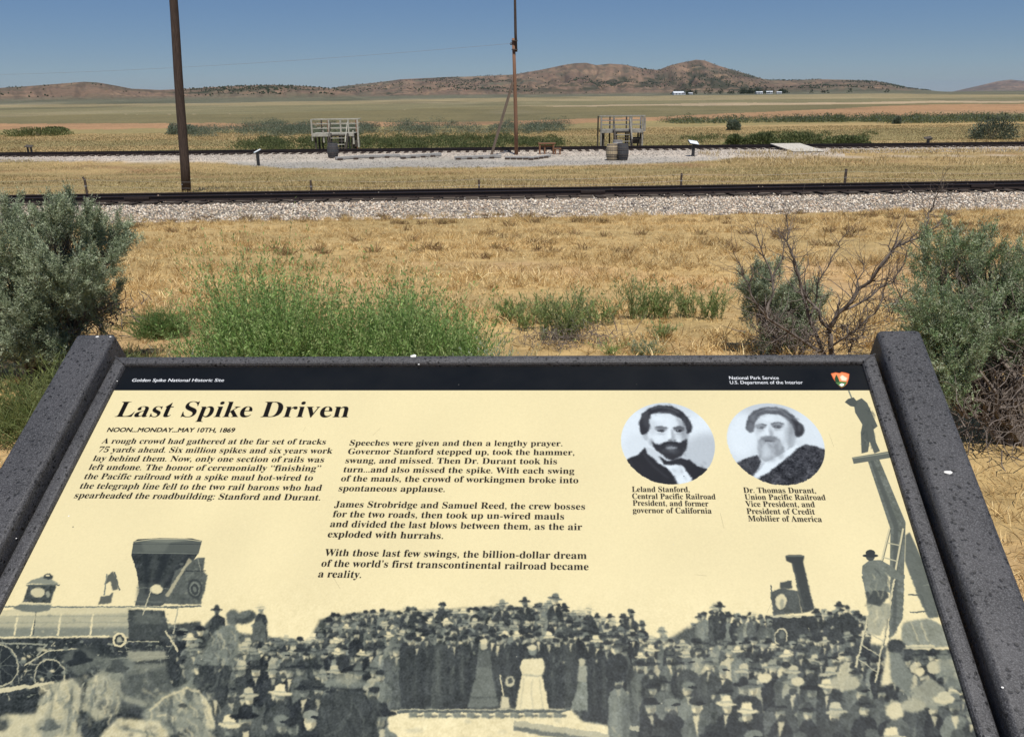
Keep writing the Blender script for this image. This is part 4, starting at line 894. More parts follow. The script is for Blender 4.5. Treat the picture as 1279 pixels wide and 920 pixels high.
def unit(v): return v/(np.linalg.norm(v, axis=-1, keepdims=True)+1e-9)
def grass(name, label, n, fx, hl, hw, pal, lean=.55, clump=None, m=None):
    x, y = fx(n); n = len(x); z = groundz(x, y)-.005
    D = unit(np.stack([RNG.standard_normal(n)*lean, RNG.standard_normal(n)*lean, np.ones(n)], 1))
    L = RNG.uniform(*hl, n); 
    if clump is not None: L = L*clump(x, y)
    W = RNG.uniform(*hw, n)
    V, F = blades(np.stack([x, y, z], 1), D, L, W)
    c = np.array(pal)[RNG.integers(0, len(pal), n)]*RNG.uniform(.75, 1.2, (n, 1)); pt = fbm(x*.9, y*.9, 3, 77)[:, None]; bd_ = fbm(x*.16, y*1.1, 3, 79)[:, None]; c = c*(.62+.36*pt+.40*bd_)
    o = link(name, mesh_np(name, V, F, m or M_grass, False, np.clip(np.repeat(c, 5, 0), 0, 1))); return tag(o, label, None, None, 'stuff')
STRAW = [(.68, .50, .23), (.60, .42, .18), (.76, .58, .29), (.50, .34, .15), (.36, .24, .11), (.80, .64, .35)]
def cone(y0, y1, wid=.66, pw=2.0):
    def f(n):
        y = (RNG.uniform(y0**pw, y1**pw, n))**(1/pw); x = RNG.uniform(-1, 1, n)*wid*y; return x, y
    return f
def near_field(n):
    x, y = cone(3.9, 19.5, .66, 1.55)(n); d = fbm(x*1.1, y*1.3, 4, 101); k = (RNG.random(n) < np.clip((d-.30)*4, .12, 1)); x, y = x[k], y[k]
    # cluster the blades into tufts
    s = .16+.012*y; gx, gy = np.round(x/s+RNG.standard_normal(len(x))*.12), np.round(y/s+RNG.standard_normal(len(x))*.12)
    jx, jy = _hash(gx, gy, 5)-.5, _hash(gx, gy, 6)-.5; m = RNG.random(len(x)) < .6
    x = np.where(m, (gx+jx*.9)*s+RNG.standard_normal(len(x))*.035, x); y = np.where(m, (gy+jy*.9)*s+RNG.standard_normal(len(x))*.035, y); return x, y
def ncl(x, y): return (.45+1.2*np.clip((fbm(x*.8, y*1.4, 3, 103)-.35)*3, 0, 1))*(.6+.8*_hash(np.round(x*4), np.round(y*4), 9))
grass('dry_grass', 'dry golden grass covering the slope between the sign and the near track', 330000, near_field, (.03, .10), (.003, .007), STRAW, .75, ncl)
def ncl2(x, y): return .7+.8*fbm(x*2, y*2, 2, 11)
def tuft_pts(tx, ty, per, sp):
    n = len(tx); return np.repeat(tx, per)+RNG.standard_normal(n*per)*sp, np.repeat(ty, per)+RNG.standard_normal(n*per)*sp
def brown_t(n):
    x, y = cone(9, 19.3)(n); k = fbm(x*.7, y*1.2, 4, 121) > .59; return tuft_pts(x[k], y[k], 60, .05)
grass('brown_weed_tufts', 'low brown withered weeds dotting the dry slope before the ballast', 900, brown_t, (.05, .16), (.004, .010), [(.24, .15, .075), (.32, .21, .11), (.19, .12, .06), (.27, .21, .09)], .8, ncl2)
def mid_field(n):
    x, y = cone(24.6, 57, .66, 1.4)(n); k = (apron(x, y) < .35) & (y-.038*x > 24.3) & ~((x > 14) & (np.abs(y-53.4) < .7)); return x[k], y[k]
def mcl(x, y): return .35+1.3*np.clip((fbm(x*.35, y*.8, 3, 133)-.38)*3.2, 0, 1)
MIDP = [(.44, .34, .16), (.38, .31, .14), (.50, .40, .20), (.28, .25, .11), (.32, .23, .11), (.56, .46, .26)]
grass('meadow_grass', 'mown yellow grass between the two tracks', 150000, mid_field, (.04, .13), (.010, .024), MIDP, .7, mcl)
def tall_r(n):
    x = RNG.uniform(12, 36, n); y = RNG.uniform(46, 56.5, n); k = (fbm(x*.8, y*.5, 3, 144) > .48) & ~((np.abs(y-53.4) < .6)); return x[k], y[k]
grass('pale_bunch_grass', 'pale straw bunch grass below the gravel path on the right', 9000, tall_r, (.14, .38), (.02, .04), [(.60, .48, .27), (.52, .40, .2)], .4)
def back_field(n):
    x, y = cone(63.5, 112, .68, 1.3)(n); return x, y
grass('back_meadow_grass', 'olive and straw grass beyond the far track', 110000, back_field, (.10, .30), (.03, .07), [(.30, .25, .12), (.36, .28, .14), (.24, .21, .10), (.40, .29, .15)], .9, lambda x, y: .2+.9*fbm(x*.15, y*.1, 3, 155))

def fore(n):
    x = RNG.uniform(-3.4, 3.8, n); y = RNG.uniform(.4, 4.6, n); k = RNG.random(n) < np.clip((fbm(x*1.6, y*1.6, 4, 171)-.30)*4, .15, 1); x, y = x[k], y[k]
    gx, gy = np.round(x/.13+RNG.standard_normal(len(x))*.15), np.round(y/.13+RNG.standard_normal(len(x))*.15); m = RNG.random(len(x)) < .5
    return np.where(m, gx*.13+(_hash(gx, gy, 5)-.5)*.12+RNG.standard_normal(len(x))*.02, x), np.where(m, gy*.13+(_hash(gx, gy, 6)-.5)*.12+RNG.standard_normal(len(x))*.02, y)
grass('near_straw', 'short dry straw on the ground around the sign', 90000, fore, (.02, .07), (.0015, .004), STRAW, .95, ncl)

class Leafy:
    def __init__(s): s.V = []; s.F = []; s.C = []; s.n = 0
    def add(s, VF, C, per):
        V, F = VF; s.V.append(V); s.F.append(F+s.n); s.n += len(V); s.C.append(np.repeat(C, per, 0))
    def build(s, name, m, parent, **k):
        o = link(name, mesh_np(name, np.concatenate(s.V), np.concatenate(s.F), m, False, np.clip(np.concatenate(s.C), 0, 1)), parent); return o
def sprigs(lf, B, D, L, k, ll, lw, pal, open_=.75, v=.25):
    "narrow leaves set along short twigs"
    n = len(B); t = RNG.uniform(.05, 1, (n, k)); P = B[:, None]+D[:, None]*(L[:, None]*t)[..., None]+RNG.standard_normal((n, k, 3))*.003
    d = unit(D[:, None]+RNG.standard_normal((n, k, 3))*open_*(1.15-t[..., None]*.5))
    base = np.array(pal)[RNG.integers(0, len(pal), n)]*RNG.uniform(1-v, 1+v, (n, 1)); c = base[:, None]*RNG.uniform(.8, 1.2, (n, k, 1))
    P, d, c = P.reshape(-1, 3), d.reshape(-1, 3), c.reshape(-1, 3)
    lf.add(diamonds(P, d, RNG.uniform(*ll, len(P)), RNG.uniform(*lw, len(P))), c, 4)
SAGE = [(.29, .345, .215), (.35, .40, .265), (.22, .27, .165), (.31, .355, .215), (.41, .45, .32)]
SAGEB = [(.20, .29, .14), (.25, .34, .17), (.17, .25, .12), (.29, .36, .19)]
def lobes_surface(lobes, n, seed=0, hole=.46, hs=9.0):
    "points over the outside of a heap of lobes (centre, radius, stretch)"
    P = []; N = []
    w = np.array([l[1]**2 for l in lobes]); w = w/w.sum()
    for (c, r, st), ww in zip(lobes, w):
        m = int(n*ww); u = unit(RNG.standard_normal((m, 3))); rr = r*RNG.uniform(.72, 1.08, m); q = np.array(c)+u*rr[:, None]*np.array(st); P.append(q); N.append(u/np.array(st))
    P = np.concatenate(P); N = unit(np.concatenate(N)); keep = np.ones(len(P), bool)
    for c, r, st in lobes:
        keep &= (np.linalg.norm((P-np.array(c))/np.array(st), axis=1) > r*.70)
    if hole:
        h = fbm(P[:, 0]*hs+seed, P[:, 2]*hs+P[:, 1]*4, 3, seed); keep &= h > hole
    return P[keep], N[keep]
def branches(m, root, tips, r0, n=6, wob=.05):
    for t in tips:
        a = Vector(root)+Vector((random.uniform(-.04, .04), random.uniform(-.04, .04), 0)); b = Vector(t); pts = []
        L = (b-a).length
        for i in range(n):
            s = i/(n-1); p = a.lerp(b, s); p.z += math.sin(s*3.14)*L*.02
            p += Vector((random.gauss(0, 1), random.gauss(0, 1), random.gauss(0, .6)))*wob*L*math.sin(s*3.1); pts.append(p)
        m.tube(pts, [r0*(1-.85*i/(n-1)) for i in range(n)], 5, cap=False)
def sagebrush(label, base, lobes, n, leaf=(.010, .022), wid=(.0025, .005), pal=SAGE, group=None, hole=.46, twigs=220, seed=1, k=16, sl=(.05, .11), up=.9, name='sagebrush'):
    t = thing(name, label, 'shrub', base, 0, group)
    lf = Leafy(); P, N = lobes_surface(lobes, n, seed, hole)
    P = P[P[:, 2] > .02] if len(P) else P; N = N[:len(P)] if len(N) != len(P) else N
    D = unit(N*.55+np.array([0, 0, up])+RNG.standard_normal(P.shape)*.28)
    hgt = np.clip(P[:, 2:3]/max(l[0][2]+l[1] for l in lobes), 0, 1)
    na_ = max(len(P)//42, 1); ai = RNG.integers(0, len(P), na_); which = RNG.integers(0, na_, len(P)); A = P[ai][which]; Da = unit(D[ai]+RNG.standard_normal((na_, 3))*.1)[which]
    tt_ = RNG.random(len(P)); P = A+Da*((tt_-.75)*sl[1]*1.7)[:, None]+RNG.standard_normal(P.shape)*.019*(1.15-tt_)[:, None]; D = unit(Da+RNG.standard_normal(P.shape)*.22)
    sprigs(lf, P, D, RNG.uniform(*sl, len(P))*.7, k, leaf, wid, pal)
    lf.build('foliage', M_leaf, t)
    m = MB(); cs = [l[0] for l in lobes]
    branches(m, (0, 0, -.02), cs*2, .018)
    for c, r, st in lobes:
        tips = [np.array(c)+unit(RNG.standard_normal(3)+np.array([0, 0, .5]))*r*np.array(st)*random.uniform(.3, .72) for _ in range(int(twigs/len(lobes)))]
        for q in tips: branches(m, (c[0]*.6, c[1]*.6, max(c[2]*.45, .02)), [q], .005, 5, .09)
    m.build('branches', M_bark, t); t.children  # woody frame
    return t
def lob(base, pts):
    "lobes given as photo column/row, distance offset, radius, stretch -> relative to the base"
    out = []
    for px, py, dy, r, st in pts:
        p = at_dist(px, py, base.y+dy)-base; out.append(((p.x, p.y, p.z), r, st))
    return out
# big bush at the left edge
b1 = at_dist(40, 440, 4.6); b1.z = gz(b1.x, b1.y)
L1 = lob(b1, [(85, 290, .0, .16, (1, 1, 1.15)), (30, 310, -.1, .19, (1.1, 1, 1)), (125, 315, .05, .13, (1, 1, 1)), (70, 340, -.22, .17, (1, 1, .9)), (-25, 330, .0, .24, (1.1, 1, 1)), (110, 365, .05, .15, (1, 1, .9)), (20, 385, -.25, .17, (1.1, 1, .9)), (-60, 400, -.1, .26, (1, 1, .9)), (140, 285, .18, .09, (1, 1, 1)), (8, 268, .1, .08, (1, 1, 1.3)), (82, 276, .03, .07, (1, 1, 1.3)), (60, 400, -.05, .15, (1.3, 1, .7)), (70, 300, -.12, .17, (1, 1, 1)), (100, 335, -.15, .15, (1, 1, 1)), (95, 280, .0, .10, (1, 1, 1.3)), (45, 425, -.2, .14, (1.5, 1, .6)), (100, 420, -.1, .12, (1.4, 1, .6)), (20, 280, .15, .05, (1, 1, 1.6)), (75, 330, .05, .2, (1, 1, 1)), (95, 300, .08, .14, (1, 1, 1))])
sagebrush('large grey-green sagebrush at the left edge, its near top rising over the rails', b1, L1, 26000, seed=3, twigs=220, hole=.30)
# bush at the right edge, leaning over the sign's right rail
b2 = at_dist(1265, 560, 3.55); b2.z = gz(b2.x, b2.y)
L2 = lob(b2, [(1180, 335, .1, .12, (1, 1, 1.3)), (1235, 340, .15, .14, (1, 1, 1.2)), (1290, 345, .2, .13, (1, 1, 1.2)), (1165, 390, .0, .12, (1, 1, 1)), (1215, 400, .0, .15, (1, 1, 1)), (1190, 440, -.1, .12, (1, 1, .9)), (1260, 400, .1, .16, (1, 1, 1)), (1330, 400, .1, .2, (1, 1, 1)), (1150, 420, .05, .09, (1, 1, 1)), (1175, 470, -.1, .07, (1, 1, 1)), (1192, 308, .08, .06, (1, 1, 1.6)), (1262, 312, .15, .06, (1, 1, 1.5)), (1232, 318, .12, .05, (1, 1, 1.5))])
t2 = sagebrush('green sagebrush at the right edge behind the right rail of the sign', b2, L2, 14000, pal=SAGE+SAGEB, seed=8, twigs=200, hole=.31, leaf=(.008, .018), wid=(.002, .004))
def twig_tangle(t, c, rad, n, mat_, r0=.004, name='dead_twigs', curl=.35, fl=(1, 1, .8), up=.1):
    m = MB()
    for _ in range(n):
        p = Vector(c)+Vector((random.gauss(0, rad*.35*fl[0]), random.gauss(0, rad*.35*fl[1]), random.gauss(0, rad*.3*fl[2]))); d = Vector((random.gauss(0, 1), random.gauss(0, 1), random.gauss(up, .7))).normalized()
        pts = [p]; L = random.uniform(.3, .9)*rad/5
        for i in range(5):
            d = (d+Vector((random.gauss(0, 1), random.gauss(0, 1), random.gauss(0, 1)))*curl).normalized(); pts.append(pts[-1]+d*L)
        m.tube(pts, [r0*(1-.16*i) for i in range(6)], 4, cap=False)
    return m.build(name, mat_, t)
p = at_dist(1235, 500, 3.5)-b2; twig_tangle(t2, p, .34, 330, M_dead, .0028); p = at_dist(1265, 440, 3.6)-b2; twig_tangle(t2, p, .3, 240, M_dead, .003)
p = at_dist(110, 400, 4.6)-b1; twig_tangle(bpy.data.objects['sagebrush'], p, .22, 150, M_dead, .003); p = at_dist(140, 385, 4.65)-b1; twig_tangle(bpy.data.objects['sagebrush'], p, .2, 60, M_dead, .003, 'dead_side_twigs')
# grey sage standing behind the dead shrub
b3 = at_dist(975, 436, 5.0); b3.z = gz(b3.x, b3.y)
L3 = lob(b3, [(945, 360, 0, .10, (1, 1, 1.2)), (985, 362, .05, .13, (1, 1, 1)), (1010, 385, .05, .11, (1, 1, 1)), (955, 395, -.05, .13, (1, 1, 1)), (990, 405, 0, .13, (1, 1, .9)), (940, 345, .05, .05, (1, 1, 1.5))])
sagebrush('small grey-green sagebrush growing behind the dead grey shrub', b3, L3, 5200, seed=15, twigs=120, hole=.38)
# the dead shrub, limb by limb
b4 = at_dist(1040, 436, 4.55); b4.z = gz(b4.x, b4.y)
td = thing('dead_shrub', 'bare dead grey shrub with twisted limbs between two sagebrushes', 'shrub', b4)
def P4(px, py, dy=0): return at_dist(px, py, b4.y+dy)-b4
limbs = [([(1040, 446, 0), (1037, 420, 0), (1036, 408, 0), (1048, 392, -.03), (1066, 372, -.06), (1085, 352, -.1), (1110, 318, -.14), (1135, 302, -.18), (1158, 290, -.2), (1172, 280, -.2)], .016),
 ([(1030, 445, .05), (1020, 425, .06), (1012, 395, .1), (1004, 365, .14), (993, 330, .18), (985, 300, .2), (982, 270, .2)], .012),
 ([(1036, 410, 0), (1020, 388, .05), (1008, 372, .06), (998, 350, .06), (990, 320, .04), (978, 292, .02)], .010),
 ([(1025, 440, 0), (985, 415, -.1), (958, 395, -.14), (940, 370, -.15), (930, 345, -.15), (917, 318, -.18)], .010),
 ([(958, 395, -.1), (966, 365, -.05), (962, 335, 0), (950, 310, 0), (943, 282, 0)], .008),
 ([(962, 350, 0), (975, 325, .02), (980, 300, .02), (984, 284, .02)], .006),
 ([(1048, 392, 0), (1070, 380, .1), (1090, 370, .12), (1112, 352, .15), (1130, 330, .15), (1140, 300, .15)], .008),
 ([(1154, 326, 0), (1154, 300, 0), (1158, 278, 0), (1165, 258, 0), (1172, 240, .0), (1176, 228, 0)], .006),
 ([(1040, 430, 0), (1060, 420, -.1), (1085, 400, -.12), (1100, 380, -.12), (1108, 350, -.1), (1112, 330, -.1)], .007),
 ([(1012, 395, .1), (1020, 370, .1), (1025, 345, .1), (1040, 320, .1), (1050, 300, .1), (1062, 285, .1)], .006),
 ([(1066, 372, 0), (1072, 350, .05), (1078, 330, .05), (1075, 312, .05)], .005),
 ([(985, 415, -.1), (970, 425, -.1), (955, 428, -.12), (935, 418, -.12)], .005), ([(1110, 318, -.14), (1112, 300, -.14), (1120, 285, -.14)], .004), ([(1085, 352, -.1), (1105, 350, -.12), (1128, 356, -.15), (1140, 372, -.15)], .004), ([(1140, 400, 0), (1125, 370, .0), (1115, 350, .0)], .006), ([(1060, 440, 0), (1068, 425, 0), (1080, 418, .0), (1084, 396, .0)], .006)]
ends = []
for pts, r in limbs:
    q = []
    P_ = [P4(*p) for p in pts]
    for i in range(len(P_)-1):
        for s in (0, .5): q.append(P_[i].lerp(P_[i+1], s)+Vector((random.gauss(0, .006), random.gauss(0, .012), random.gauss(0, .006))))
    q.append(P_[-1]); n = len(q)
    MB().tube(q, [r*(1-.82*i/(n-1)) for i in range(n)], 6, cap=False).build('limb', M_dead, td, True)
    ends += [(q[i], (q[min(i+1, n-1)]-q[i-1]).normalized(), r*(1-.8*i/n)) for i in range(2, n)]
m = MB()
for _ in range(520):
    p, d, r = random.choice(ends); d = (d+Vector((random.gauss(0, .7), random.gauss(0, .7), random.gauss(.25, .5)))).normalized(); pts = [p.copy()]; L = random.uniform(.015, .05)
    for i in range(5): d = (d+Vector((random.gauss(0, .28), random.gauss(0, .28), random.gauss(.03, .28)))).normalized(); pts.append(pts[-1]+d*L)
    r1 = min(r*.45, .0032); m.tube(pts, [r1*(1-.15*i) for i in range(6)], 4, cap=False)
m.build('twigs', M_dead, td)
for c, rr_, nn in (((965, 415), .2, 130), ((1010, 425), .2, 110), ((1060, 420), .2, 90), ((1125, 385), .16, 90)): twig_tangle(td, P4(*c), rr_, nn, M_dead, .0028, 'brush_twigs', .4, up=.5)
# ---- leafy green plants
GREEN = [(.24, .375, .11), (.29, .43, .14), (.19, .31, .09), (.34, .46, .175), (.39, .48, .20)]
def stems(name, label, base, spots, pal, h, cat='plant', group=None, k=26, ll=(.012, .030), lw=(.0022, .0045), lean=.22, r=.0022, mats=None):
    t = thing(name, label, cat, base, 0, group); lf = Leafy(); m = MB(); n = len(spots)
    B = np.array([(x, y, gz(x+base.x, y+base.y)-base.z) for x, y in spots]); H = RNG.uniform(h[0], h[1], n)*np.array([RNG.uniform(.75, 1.1) for _ in range(n)])
    if n > 600:
        pf = fbm(B[:, 0]*7+base.x*3, B[:, 1]*7, 2, 301); H = H*(.64+.55*np.clip((pf-.28)*2.2, 0, 1)); D_out = B/(np.hypot(B[:, 0], B[:, 1]).max())
        rm = np.hypot(B[:, 0], B[:, 1]).max(); H = H*(1-.38*(np.hypot(B[:, 0], B[:, 1])/rm)**2)
    D = unit(np.stack([RNG.standard_normal(n)*lean, RNG.standard_normal(n)*lean, np.ones(n)], 1))
    cv = RNG.standard_normal((n, 3))*.07; cv[:, 2] = 0
    t_ = RNG.uniform(.12, 1, (n, k)); P = B[:, None]+D[:, None]*(H[:, None]*t_)[..., None]+cv[:, None]*(t_**2)[..., None]*1.3
    d = unit(D[:, None]*1.1+RNG.standard_normal((n, k, 3))*.55); base_c = np.array(pal)[RNG.integers(0, len(pal), n)]*RNG.uniform(.8, 1.2, (n, 1))
    c = base_c[:, None]*RNG.uniform(.75, 1.25, (n, k, 1))
    lf.add(diamonds(P.reshape(-1, 3), d.reshape(-1, 3), RNG.uniform(*ll, n*k), RNG.uniform(*lw, n*k)), c.reshape(-1, 3), 4)
    lf.build('leaves', M_leafg, t)
    for i in range(min(n, 600)):
        m.tube([B[i], B[i]+D[i]*H[i]*.5+cv[i]*.3, B[i]+D[i]*H[i]*.98+cv[i]*1.3], [r, r*.7, r*.3], 3, cap=False)
    m.build('stems', M_stem, t); return t
M_stem = simple('green_stems', (.12, .16, .055), (.20, .22, .09), 20, .8, 0)
def patch(cx, cy, rx, ry, n): 
    a = RNG.uniform(0, 6.28, n); q = np.sqrt(RNG.random(n)); return list(zip(cx+rx*q*np.cos(a), cy+ry*q*np.sin(a)))
def pbase(px, y): 
    p = at_dist(px, 440, y); p.z = gz(p.x, p.y); return p
b5 = pbase(345, 4.1)
stems('green_bush', 'feathery bright green bush, the taller left one just behind the sign top', b5, patch(-.05, 0, .32, .26, 2100), GREEN, (.54, .93), 'shrub', 'green bushes behind the sign', k=40, lean=.26, ll=(.012, .026), lw=(.0035, .007), r=.0015)
b6 = pbase(500, 4.15)
stems('green_bush', 'feathery bright green bush, the wider flat-topped one right of the taller bush', b6, patch(.02, 0, .40, .28, 2300), GREEN, (.47, .76), 'shrub', 'green bushes behind the sign', k=40, lean=.18, ll=(.012, .026), lw=(.0035, .007), r=.0015)
b7 = pbase(250, 3.9); stems('weedy_plant', 'thin grey-green weeds at the left foot of the green bushes', b7, patch(0, 0, .22, .1, 130), SAGE+GREEN, (.16, .42), k=26, lean=.3)
b8 = pbase(612, 3.6); stems('sage_sprigs', 'pale silvery sage sprigs at the right end of the green bushes', b8, patch(0, 0, .13, .08, 190), [(.36, .42, .33), (.31, .37, .27)], (.30, .50), k=44, ll=(.01, .022), lean=.12)
b8b = pbase(214, 3.7); stems('sage_sprigs', 'few pale sage sprigs just right of the left rail top', b8b, patch(0, 0, .05, .05, 16), [(.34, .40, .33)], (.30, .50), k=44, ll=(.01, .022), lean=.14)
b9 = at_dist(203, 418, 5.6); b9.z = gz(b9.x, b9.y); stems('low_green_weed', 'rounded low green weed between left sagebrush and green bushes', b9, patch(0, 0, .17, .14, 300), [(.10, .19, .05), (.13, .22, .065)], (.12, .24), k=26, lean=.5)
b10 = at_dist(45, 470, 3.7); b10.z = gz(b10.x, b10.y); stems('leafy_ground_plant', 'yellow-green weeds under the left sagebrush beside the left rail', b10, patch(0, .15, .34, .35, 420), [(.17, .20, .06), (.21, .23, .08), (.13, .17, .05)], (.10, .36), k=24, lean=.75, ll=(.02, .05))
b11 = at_dist(95, 450, 4.0); b11.z = gz(b11.x, b11.y); stems('leafy_ground_plant', 'grassy olive-green weeds just left of and behind the left rail top', b11, patch(0, 0, .36, .3, 420), [(.20, .23, .08), (.26, .27, .11), (.15, .18, .06)], (.10, .34), k=20, lean=.7, ll=(.02, .05))
b10b = at_dist(165, 440, 4.6); b10b.z = gz(b10b.x, b10b.y); stems('leafy_ground_plant', 'thin olive weeds just right of the left sagebrush foot', b10b, patch(0, 0, .2, .2, 90), [(.19, .19, .07), (.23, .22, .09)], (.10, .28), k=16, lean=.6, ll=(.02, .045))
wl = [(700, 425, 372, 22, 'broad green weed clump right of the green bushes'), (725, 412, 362, 12, 'taller green weed right of the broad clump'), (683, 405, 366, 8, 'slim green weed left of the broad clump'), (640, 400, 372, 10, 'thin weed rising over the right end of the green bushes'), (758, 405, 368, 5, 'single thin stalk left of the middle weed row'), (798, 398, 350, 15, 'tallest leafy weed of the middle row'), (822, 398, 358, 12, 'leafy weed right of the tallest one in the middle row'), (856, 396, 360, 9, 'slim weed in the middle row, second from its right end'), (888, 398, 362, 11, 'rightmost leafy weed of the middle row before the dead shrub'), (824, 425, 398, 4, 'single spindly stalk on bare straw below the middle row'), (658, 412, 378, 7, 'small weed close right of the green bushes'), (742, 403, 382, 4, 'tiny weed between the broad clump and the middle row')]
for px, py, top, n, lab in wl:
    g_ = on_ground(px, py); H = (py-top)/FPX*g_.y*1.04
    stems('leafy_weed', lab, g_, patch(0, 0, .010*n**.8+.012, .07, n*3), [(.22, .30, .10), (.27, .34, .13), (.30, .34, .16)], (H*.6, H*1.2), 'plant', 'leafy weeds on the dry slope', k=30, lean=.13, ll=(.018, .04), lw=(.004, .008))
for px, py, lab in ((803, 443, 'small grey-green tuft peeping over the top of the sign'), (762, 443, 'little dark weed just over the sign top, left of the grey-green tuft')):
    g_ = on_ground(px, py); stems('small_tuft', lab, g_, patch(0, 0, .07 if px > 790 else .03, .05, 60 if px > 790 else 16), SAGE[:3] if px > 790 else GREEN[:2], (.06, .11), k=22, lean=.5)
for px, py, n, lab in ((815, 560, 1, ''),): pass
g_ = on_ground(730, 428); tt = thing('withered_weed', 'brown withered weed sprawling on the straw before the middle row', 'plant', g_, 0); twig_tangle(tt, (0, 0, .04), .26, 150, M_dead, .0022, 'twigs', .4, (1.6, 1, .35), .2)
g_ = on_ground(688, 432); tt = thing('withered_weed', 'brown withered weed at the foot of the broad green clump', 'plant', g_, 0); twig_tangle(tt, (0, 0, .04), .22, 110, M_dead, .002, 'twigs', .4, (1.3, 1, .35), .2)
# ---- brush beyond the far track
def far_bush(lf, x, y, w, h, n, pal, ls):
    z = gz(x, y); u = unit(RNG.standard_normal((n, 3))); u[:, 2] = np.abs(u[:, 2])
    q = u*(RNG.uniform(.5, 1.05, n)[:, None])*np.array([w/2, w/2, h])*(.75+.5*fbm(u[:, 0]*2.2+x, u[:, 2]*2.2+y, 2, 7)[:, None])
    D = unit(u+np.array([0, 0, .7])+RNG.standard_normal((n, 3))*.5); B = q+np.array([x, y, z])
    c = np.array(pal)[RNG.integers(0, len(pal), n)]*RNG.uniform(.75, 1.2, (n, 1))*(.85+.3*fbm(q[:, 0]*3, q[:, 2]*3, 2, 5)[:, None])
    lf.add(diamonds(B, D, RNG.uniform(ls*.7, ls*1.4, n), RNG.uniform(ls*.35, ls*.7, n)), c, 4)
FS = [(.135, .165, .11), (.17, .20, .14), (.11, .14, .09), (.19, .22, .165)]; FG = [(.12, .145, .055), (.15, .175, .07), (.09, .115, .045), (.18, .19, .085)]
lf = Leafy()
for i in range(105):
    px = random.choice([random.uniform(430, 705), random.uniform(225, 440), random.uniform(250, 700), random.uniform(310, 460)]); y = random.uniform(96, 126)
    d = ray(px, 165); x = d[0]/d[1]*y; k = 1.35 if 290 < px < 360 or 470 < px < 560 else 1; far_bush(lf, x, y, random.uniform(2, 4.2), random.uniform(.6, 1.3)*k, 620, FS, .12)
o = link('distant_sagebrush', mesh_np('distant_sagebrush', np.concatenate(lf.V), np.concatenate(lf.F), M_leaf, False, np.clip(np.concatenate(lf.C), 0, 1))); tag(o, 'long belt of blue-grey sagebrush beyond the far track', kind='stuff')
lf = Leafy()
for i in range(150):
    px = random.uniform(300, 700); y = random.uniform(66, 84); d = ray(px, 180); x = d[0]/d[1]*y; far_bush(lf, x, y, random.uniform(1.2, 3), random.uniform(.4, .85)*(1 if px < 640 else .7), 240, FG, .13)
for i in range(24):
    px = random.uniform(850, 1100); y = random.uniform(70, 90); d = ray(px, 180); x = d[0]/d[1]*y; far_bush(lf, x, y, random.uniform(1.2, 2.6), random.uniform(.25, .6), 160, FG, .13)
o = link('green_brush', mesh_np('green_brush', np.concatenate(lf.V), np.concatenate(lf.F), M_leafg, False, np.clip(np.concatenate(lf.C), 0, 1))); tag(o, 'band of dark green brush close behind the far track', kind='stuff')
lf = Leafy()
for i in range(300):
    px = random.uniform(830, 1330)**1; y = random.uniform(128, 136)
    if px > 1100: y = random.uniform(118, 140)
    if px < 1000 and random.random() < .4: continue
    d = ray(px, 150); x = d[0]/d[1]*y; far_bush(lf, x, y, random.uniform(1.6, 4), random.uniform(.6, 1.25), 140, FS+FG, .19)
o = link('far_sagebrush_belt', mesh_np('far_sagebrush_belt', np.concatenate(lf.V), np.concatenate(lf.F), M_leaf, False, np.clip(np.concatenate(lf.C), 0, 1))); tag(o, 'dark hedge-like belt of sagebrush across the right of the valley', kind='stuff')
for px, py, w, h, pal, lab in ((1238, 174, 3.9, 1.75, [tuple(v*.7 for v in c_) for c_ in FS], 'big dark sagebrush beyond the far track at the right edge'), (1000, 182, 4.6, 1.0, FG, 'wide green bush beyond the far track behind the plank crossing'), (1056, 181, 3.2, .6, FG, 'low green bush right of the wide one beyond the crossing'), (917, 181, 1.5, .75, FG, 'narrow dark green bush right of the wayside panel beyond the far track'), (950, 181, 2.6, .85, FG, 'dark green bush just left of the plank crossing'), (916, 163, 1.5, 1.1, FS, 'round grey sagebrush standing alone in the yellow field'), (1120, 155, .9, .9, FS, 'small lone sagebrush far out in the right field'), (48, 170, 7.5, .9, FG, 'low dark green shrub patch in the field at the far left'), (70, 165, 3.5, .6, FG, 'tiny flat shrub patch behind the dark patch at far left'), (228, 168, 3.6, 1.2, FS, 'blue-grey sagebrush behind the left telegraph pole')):
    g_ = on_ground(px, py); t = thing('green_shrub' if pal is FG else 'sagebrush' if True else 'green_shrub', lab, 'shrub', g_); lf = Leafy(); far_bush(lf, g_.x, g_.y, w, h, 2600, pal, .11+.0008*g_.y)
    lf.V = [v-np.array(g_) for v in lf.V]; lf.build('foliage', M_leaf, t)
    m = MB(); branches(m, (0, 0, 0), [(random.uniform(-w/3, w/3), random.uniform(-.4, .4), h*random.uniform(.5, .9)) for _ in range(7)], .03); m.build('branches', M_bark, t)
